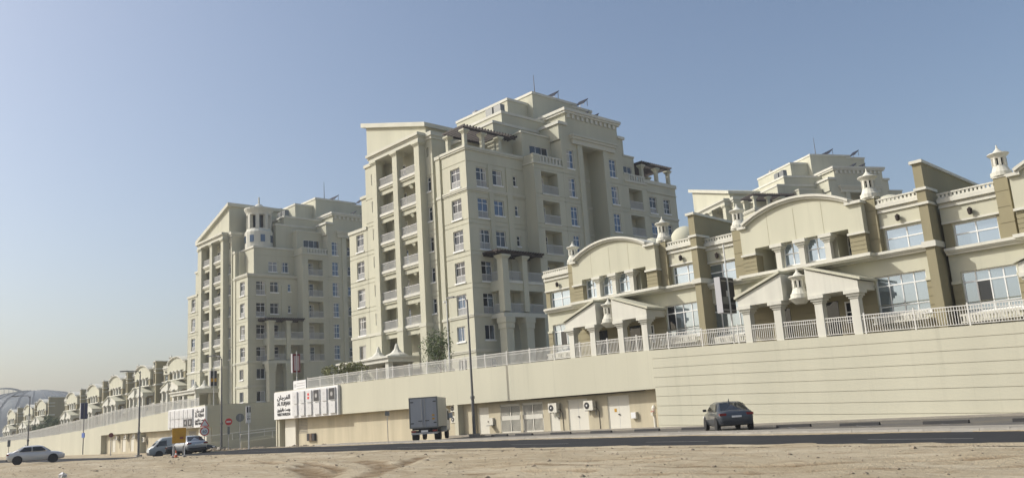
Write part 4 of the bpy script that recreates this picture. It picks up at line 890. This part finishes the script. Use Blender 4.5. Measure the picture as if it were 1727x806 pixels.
for i in range(3):
    x, y = -82.0-.25*i, 15.2+i*.55
    t = thing('water_barrier', (x, y, .05), 'red plastic road barrier at the left edge, '+['nearest the edge', 'middle one of three', 'touching the white sedan tail'][i], 'barrier', 'red road barriers behind the white sedan', rz=rad(75))
    MB().prism([(-.25, 0), (.25, 0), (.25, .35), (.1, .55), (.08, .95), (-.08, .95), (-.1, .55), (-.25, .35)], lambda u, v, q: (q, u, v), -.5, .5).build('body', M['barrier'], t)
    MB().box(-.4, .4, -.27, -.252, .1, .28).build('white_stripe', M['signw'], t)

# ---------------------------------------------------------------- vehicles
def loft(secs):
    b = MB(); n = len(secs[0])
    for s in secs: b.v += s
    for i in range(len(secs)-1):
        for k in range(n): m2 = (k+1) % n; b.f.append((i*n+k, (i+1)*n+k, (i+1)*n+m2, i*n+m2))
    b.f.append(tuple(range(n))); b.f.append(tuple(range(len(secs)*n-1, (len(secs)-1)*n-1, -1))); return b
def ring(x, zl, zb, hw, crown=.04):
    h = [(hw*.80, zl), (hw*.95, zl+.07), (hw, zl+.55*(zb-zl)), (hw*.975, zb-.09), (hw*.90, zb-.01), (hw*.5, zb+crown*.8)]
    return [(x, y, z) for y, z in h]+[(x, 0, zb+crown)]+[(x, -y, z) for y, z in reversed(h)]
def wheel(t, x, y, r=.32, w_=.2):
    s = 1 if y > 0 else -1
    o = MB().lathe([(r*.72, -w_/2), (r*.96, -w_/2), (r, -w_*.35), (r, w_*.35), (r*.96, w_/2), (r*.72, w_/2)], 0, 0, 22).build('wheel', M['tyre'], t, (x, y, r)); o.rotation_euler = (math.pi/2, 0, 0)
    MB().lathe([(r*.70, w_*.3), (r*.66, w_*.42), (r*.25, w_*.30), (r*.1, w_*.45)], 0, 0, 18).build('rim', M['rim'], o).rotation_euler = (math.pi if s > 0 else 0, 0, 0)
def sedan(x, y, z, ang, label, paint, wheels=1, L=4.6, plate='', kw=1.0):
    t = thing('car', (x, y, z), label, 'car', None); t.rotation_euler = (0, 0, ang); k = L/4.6; P = M[paint]
    S = [(0, .50, .80, .70), (.05, .36, .90, .80), (.18, .30, .975, .85), (.7, .27, .99, .885), (1.5, .22, .97, .90), (2.6, .21, .945, .90), (3.3, .23, .935, .895), (3.9, .24, .86, .875), (4.3, .26, .76, .83), (4.52, .30, .66, .74), (4.6, .40, .58, .64)]
    body = loft([ring(a*k, b_, c, h) for a, b_, c, h in S]).build('body', P, t, smooth=True)
    # greenhouse
    G = [(.42, .985, .80), (1.28, 1.40, .63), (1.75, 1.445, .64), (2.45, 1.445, .64), (2.8, 1.38, .63), (3.5, .94, .78)]
    def gr(a, zt, hw): zb = .93; return [(a*k, .82 if .5 < a < 3.4 else hw, zb), (a*k, hw+.02, zt-.06), (a*k, hw*.86, zt), (a*k, 0, zt+.02), (a*k, -hw*.86, zt), (a*k, -hw-.02, zt-.06), (a*k, -.82 if .5 < a < 3.4 else -hw, zb)]
    loft([gr(*g) for g in G]).build('roof', P, t, smooth=True)
    gl = M['gcar']
    def pq(name, pts, m=gl): return MB().quad(*pts).build(name, m, t)
    pq('rear_window', [(.50*k-.012, .66, 1.025), (.50*k-.012, -.66, 1.025), (1.22*k-.012, -.54, 1.39), (1.22*k-.012, .54, 1.39)])
    pq('windshield', [(3.42*k+.012, -.68, 1.0), (3.42*k+.012, .68, 1.0), (2.86*k+.012, .54, 1.365), (2.86*k+.012, -.54, 1.365)])
    for s in (-1, 1):
        for a, c, a2, c2 in ((.95, 1.92, 1.35, 1.92), (2.0, 3.12, 2.0, 2.68)):
            pq('side_window', [(a*k, s*.832, 1.0), (c*k, s*.832, 1.0), (c2*k, s*.688, 1.35), (a2*k, s*.688, 1.35)])
        MB().box(3.0*k, 3.12*k, s*.9-.02, s*1.06, .98, 1.1).build('mirror', P if paint != 'car_grey' else M['black'], t) if s > 0 else MB().box(3.0*k, 3.12*k, -1.06, -.88, .98, 1.1).build('mirror', P if paint != 'car_grey' else M['black'], t)
        MB().box(-.012, .22, min(s*.5, s*.835), max(s*.5, s*.835), .77, .89).build('tail_light', M['lred'], t)
        MB().box(4.28*k, 4.5*k, min(s*.5, s*.80), max(s*.5, s*.80), .60, .72).build('head_light', M['llit'], t)
        for wx in (.85, 3.65):
            b = MB(); n = 16; ax = wx*k
            b.lathe([(.375, -.01), (.375, .01)], 0, 0, 24); o = b.build('wheel_arch', M['dark'], t, (ax, s*.893, .34)); o.rotation_euler = (math.pi/2, 0, 0)
            wheel(t, ax, s*.82)
    MB().box(-.03, -.005, -.24, .24, .67, .76).build('number_plate', M['signw'], t)
    if plate: text(t, plate, -.04, 0, .68, .09, M['letter'], rz=-math.pi/2, ext=.002)
    MB().box(-.03, .12, -.72, .72, .33, .47).build('rear_bumper', M['black'], t)
    MB().box(-.02, .02, -.5, -.3, .36, .40).build('exhaust_trim', M['rim'], t)
    MB().tube([(1.5*k, 0, 1.45), (1.38*k, 0, 1.58)], [.03, .012], 5).build('antenna_fin', P, t)
    return t
sedan(-24.2, 36.85, .012, rad(136), 'slate grey sedan parked nose in against the grooved wall', 'car_grey')
sedan(-71.6, 29.2, .0, rad(174), 'silver white car seen from behind, right of the van', 'car_silver')
sedan(-81.3, 17.2, .06, rad(78), 'white sedan in side view on the sand at the left', 'car_white', L=4.25)
sedan(-85.0, 31.6, -.4, rad(62), 'dark car mostly hidden behind the silver car', 'car_black')
# van
t = thing('van', (-88.5, 36.0, -.55), 'pale grey delivery van turning left, beside the silver car', 'van'); t.rotation_euler = (0, 0, rad(259))
def vring(x, zl, zt, hw, tw): h = [(hw*.9, zl), (hw, zl+.1), (hw, zl+.55), (hw*.985, 1.05), (tw, zt-.14), (tw*.9, zt-.02)]; return [(x, y, min(z, zt-.02*(5-i)) if zt < 1.2 else z) for i, (y, z) in enumerate(h)]+[(x, 0, zt+.02)]+[(x, -y, min(z, zt-.02*(5-i)) if zt < 1.2 else z) for i, (y, z) in reversed(list(enumerate(h)))]
loft([vring(0, .4, 1.95, .82, .74), vring(.1, .3, 1.98, .84, .76), vring(2.4, .28, 2.0, .85, .77), vring(3.4, .28, 1.96, .85, .76), vring(3.75, .28, 1.72, .85, .74), vring(4.3, .28, 1.14, .84, .80), vring(4.62, .3, 1.0, .80, .76), vring(4.7, .42, .9, .74, .7)]).build('body', M['van'], t, smooth=True)
for s in (-1, 1):
    MB().quad((3.05, s*.858, 1.16), (4.0, s*.856, 1.16), (3.72, s*.80, 1.62), (3.05, s*.80, 1.68)).build('side_window', M['gcar'], t)
    MB().box(3.9, 4.02, min(s*.86, s*1.02), max(s*.86, s*1.02), 1.1, 1.32).build('mirror', M['black'], t); MB().box(4.5, 4.69, min(s*.45, s*.76), max(s*.45, s*.76), .74, .9).build('head_light', M['llit'], t)
    for wx in (.95, 3.75):
        o = MB().lathe([(.38, -.01), (.38, .01)], 0, 0, 24).build('wheel_arch', M['dark'], t, (wx, s*.848, .34)); o.rotation_euler = (math.pi/2, 0, 0); wheel(t, wx, s*.78)
MB().quad((4.26, -.66, 1.2), (4.26, .66, 1.2), (3.79, .6, 1.70), (3.79, -.6, 1.70)).build('windshield', M['gcar'], t)
MB().box(4.6, 4.73, -.6, .6, .36, .56).build('front_bumper', M['black'], t); MB().box(1.2, 2.4, -.45, .45, 2.02, 2.16).build('roof_unit', M['van'], t)
# box truck
t = thing('box_truck', (-50.5, 37.1, .004), 'small grey box truck parked with closed rear doors towards the street', 'truck'); t.rotation_euler = (0, 0, rad(133))
MB().box(0.06, 4.1, -1.02, 1.02, .98, 3.08).build('cargo_box', M['truckbox'], t)
MB().box(0, .058, -1.05, 1.05, .93, 1.02).box(0, .058, -1.05, 1.05, 3.03, 3.12).box(0, .058, -1.05, -.95, 1.021, 3.029).box(0, .058, .95, 1.05, 1.021, 3.029).build('door_frame', M['grey'], t)
for s in (-1, 1):
    d = MB().box(.0, .05, min(s*.012, s*.94), max(s*.012, s*.94), 1.03, 3.02).build('rear_door', M['truckrear'], t)
    MB().tube([(-.03, s*.12, 1.0), (-.03, s*.12, 3.05)], .018, 6).build('lock_rod', M['steel'], d); MB().box(-.05, 0, min(s*.1, s*.4), max(s*.1, s*.4), 1.42, 1.47).build('handle', M['black'], d)
    for z in (1.25, 2.75): MB().box(-.02, 0, min(s*.72, s*.93), max(s*.72, s*.93), z, z+.07).build('hinge', M['black'], d)
    MB().box(.02, .1, min(s*.62, s*.95), max(s*.62, s*.95), .66, .78).build('tail_light', M['lred'], t)
    MB().box(.3, 4.0, min(s*.9, s*.98), max(s*.9, s*.98), .55, .62).build('side_guard', M['steel'], t)
    MB().box(5.2, 5.32, min(s*1.0, s*1.3), max(s*1.0, s*1.3), 1.5, 1.9).build('mirror', M['signw'] if s < 0 else M['black'], t)
    wheel(t, 1.05, s*.82, .38, .42); wheel(t, 4.75, s*.86, .38, .24)
for z in (1.5, 1.75): MB().box(-.012, -.002, -.8, -.62, z, z+.12).build('warning_label', M['yellow'], t)
MB().box(.1, 5.4, -.42, .42, .5, .92).build('chassis', M['dark'], t); MB().box(.0, .12, -.95, .95, .5, .62).build('rear_bumper', M['steel'], t); MB().box(-.02, .0, -.28, .22, .64, .78).build('number_plate', M['signw'], t)
MB().prism([(4.2, .6), (5.75, .6), (5.8, 1.3), (5.35, 2.2), (4.2, 2.25)], lambda u, v, q: (u, q, v), -.98, .98).build('cab', M['signw'], t)
for s in (-1, 1): MB().quad((4.6, s*.985, 1.4), (5.6, s*.985, 1.35), (5.3, s*.985, 2.05), (4.6, s*.985, 2.1)).build('side_window', M['gcar'], t)
MB().quad((5.83, -.85, 1.38), (5.83, .85, 1.38), (5.41, .85, 2.12), (5.41, -.85, 2.12)).build('windshield', M['gcar'], t)
MB().box(.2, 1.9, -.9, .9, .8, .925).build('mud_guard', M['dark'], t)
# ---------------------------------------------------------------- planting
def crown(parent, blobs, n, size, m, seed, name='crown'):
    rnd = random.Random(seed); b = MB(); tot = sum(r*r for *_, r in blobs)
    for (cx, cy, cz, r) in blobs:
        for _ in range(int(n*r*r/tot)):
            while True:
                d = Vector((rnd.uniform(-1, 1), rnd.uniform(-1, 1), rnd.uniform(-1, 1)))
                if .05 < d.length < 1: break
            d = d*(d.length**-.45)*r*rnd.uniform(.75, 1.12); p = Vector((cx, cy, cz))+d; s = size*rnd.uniform(.5, 1.25)
            a = Vector((rnd.uniform(-1, 1), rnd.uniform(-1, 1), rnd.uniform(-.6, .6))).normalized()*s; q = a.cross(Vector((rnd.uniform(-1, 1), rnd.uniform(-1, 1), rnd.uniform(-1, 1)))).normalized()*s*.42
            b.quad(tuple(p-a), tuple(p+q), tuple(p+a), tuple(p-q))
    return b.build(name, m, parent)
def plant(name, x, y, z, h, w_, label, cat, m, n, size, seed, nb=10, trunk=.09, low=.25, group=None):
    rnd = random.Random(seed); t = thing(name, (x, y, z), label, cat, group); blobs = []; b = MB()
    b.tube([(0, 0, 0), (.08*w_*rnd.uniform(-1, 1), .05, h*.3), (.1*rnd.uniform(-1, 1), .1, h*.6), (.12, .1, h*.85)], [trunk, trunk*.8, trunk*.5, trunk*.2], 7)
    for i in range(nb):
        a = rnd.uniform(0, 6.28); rr = w_*.5*math.sqrt(rnd.uniform(.02, .8)); zz = h*rnd.uniform(low, .88)*(1-.25*rr/(w_*.5)); r = h*rnd.uniform(.12, .24)
        c = (rr*math.cos(a), rr*math.sin(a), zz); blobs.append((*c, r)); b.tube([(0, 0, zz*.45), (c[0]*.5, c[1]*.5, zz*.75), c], [trunk*.45, trunk*.3, trunk*.1], 5)
    b.build('trunk', M['bark'], t); crown(t, blobs, n, size, m, seed+1); return t
plant('tree', -65.6, 50.5, 5.2, 5.3, 1.9, 'feathery green tree behind the railing at the foot of the tallest tower', 'tree', M['leaf2'], 1900, .13, 3, nb=14, low=.2)
plant('shrub', -81.8, 49.5, 5.3, 3.2, 4.4, 'broad olive green shrub above the big shop sign, behind the railing', 'shrub', M['leaf'], 3600, .14, 5, nb=20, low=.35)
plant('shrub', -76.0, 48.6, 5.3, 2.2, 1.6, 'sparse yellow green shrub right of the broad olive shrub', 'shrub', M['leaf'], 500, .13, 8, nb=9, low=.3)
plant('shrub', -229, 58, 3.4, 5.0, 6, 'dark green bush in the gap between the far villas', 'shrub', M['leaf2'], 5200, .2, 21, nb=18, low=.15)
plant('shrub', -236, 57, 3.0, 3.6, 4, 'smaller dark green bush left of the gap in the far villas', 'shrub', M['leaf2'], 3000, .2, 23, nb=12, low=.15)

# ---------------------------------------------------------------- stadium far behind
t = thing('stadium', (-640*1.35, 150*1.35, -1), 'large grey domed stadium roof on the horizon behind the far villas', 'stadium'); t.scale = (1.35, 1.35, 1.35)
prof = [(38, 0), (38, 16), (36, 24), (29, 30.5), (19, 34.5), (7, 36.4), (1, 36.6)]
MB().lathe(prof, 0, 0, 48).build('roof', M['roofm'], t, smooth=True)
for i in range(24):
    a = 2*math.pi*i/24; MB().tube([((r+.2)*math.cos(a), (r+.2)*math.sin(a), z+.2) for r, z in prof[1:6]], .35, 4).build('rib', M['roofm'], t)
yy = (-25, 9); 
for dy in (-2.5, 2.5):
    MB().tube([(12+dy, -32+12*(1-math.cos(math.pi*k/14)), 32+6*math.sin(math.pi*k/14)) for k in range(15)], .35, 5).build('arch', M['roofm'], t)
for k in range(1, 14):
    p = lambda dy, k=k: (12+dy, -32+12*(1-math.cos(math.pi*k/14)), 32+6*math.sin(math.pi*k/14)); MB().tube([p(-2.5), p(2.5)], .2, 4).build('brace', M['roofm'], t); MB().tube([p(-2.5), (12, -32+12*(1-math.cos(math.pi*k/14)), 31)], .15, 4).build('brace', M['roofm'], t)

# ---------------------------------------------------------------- stones on the sand and rubble edge
rnd = random.Random(11)
def stone_mesh(seed):
    r_ = random.Random(seed); b = MB(); b.lathe([(.55, 0), (1, .25), (.85, .62), (.35, .85)], 0, 0, 7)
    b.v = [(x*r_.uniform(.75, 1.25), y*r_.uniform(.75, 1.25), z*r_.uniform(.8, 1.2)) for x, y, z in b.v]; return b
b = MB()
for k in range(2600):
    if k < 2200: x = rnd.uniform(-70, 2); y = rnd.uniform(10.5, interp(NEAR, x)-.4); s = rnd.uniform(.012, .035)*(2.6 if rnd.random() < .06 else 1)
    else: x = rnd.uniform(-75, 4); y = interp(NEAR, x)-rnd.uniform(.0, .6); s = rnd.uniform(.02, .07)
    st = stone_mesh(k % 40); z = gheight(x, y)-s*.2; n = len(b.v); a = rnd.uniform(0, 6)
    b.v += [(x+s*(vx*math.cos(a)-vy*math.sin(a)), y+s*(vx*math.sin(a)+vy*math.cos(a)), z+s*vz) for vx, vy, vz in st.v]; b.f += [tuple(i+n for i in f) for f in st.f]
tag(b.build('gravel', M['rock']), 'loose pebbles and stones scattered over the sand', kind='stuff')
b = MB()
for k in range(420):
    x = rnd.uniform(-84, -57); y = interp(FAR, x)+rnd.uniform(.1, 1.3); s = rnd.uniform(.06, .2)*(1.7 if rnd.random() < .06 else 1); st = stone_mesh(k % 40); n = len(b.v); a = rnd.uniform(0, 6); z = -.12
    b.v += [(x+s*(vx*math.cos(a)-vy*math.sin(a)), y+s*(vx*math.sin(a)+vy*math.cos(a)), z+s*vz) for vx, vy, vz in st.v]; b.f += [tuple(i+n for i in f) for f in st.f]
tag(b.build('rubble', M['rock']), 'low ridge of rubble along the far road edge', kind='stuff')
o = stone_mesh(3).build('stone', M['signg'], None, (-45.3, 12.0, -.05)); o.scale = (.28, .22, .3); tag(o, 'pale broken stone block on the sand at the bottom left', 'stone')

# ---------------------------------------------------------------- haze: even, pale desert air round the whole scene
hm = bpy.data.materials.new('haze_air'); hm.use_nodes = True; t_ = hm.node_tree; t_.nodes.clear()
out = t_.nodes.new('ShaderNodeOutputMaterial'); pv = t_.nodes.new('ShaderNodeVolumePrincipled')
pv.inputs['Color'].default_value = (.90, .94, .98, 1); pv.inputs['Density'].default_value = .0004; pv.inputs['Anisotropy'].default_value = .15
t_.links.new(pv.outputs[0], out.inputs['Volume'])
hz = MB().box(-1650, 950, -650, 1750, -3, 60).build('haze', hm); tag(hz, 'pale desert haze filling the air', kind='stuff')
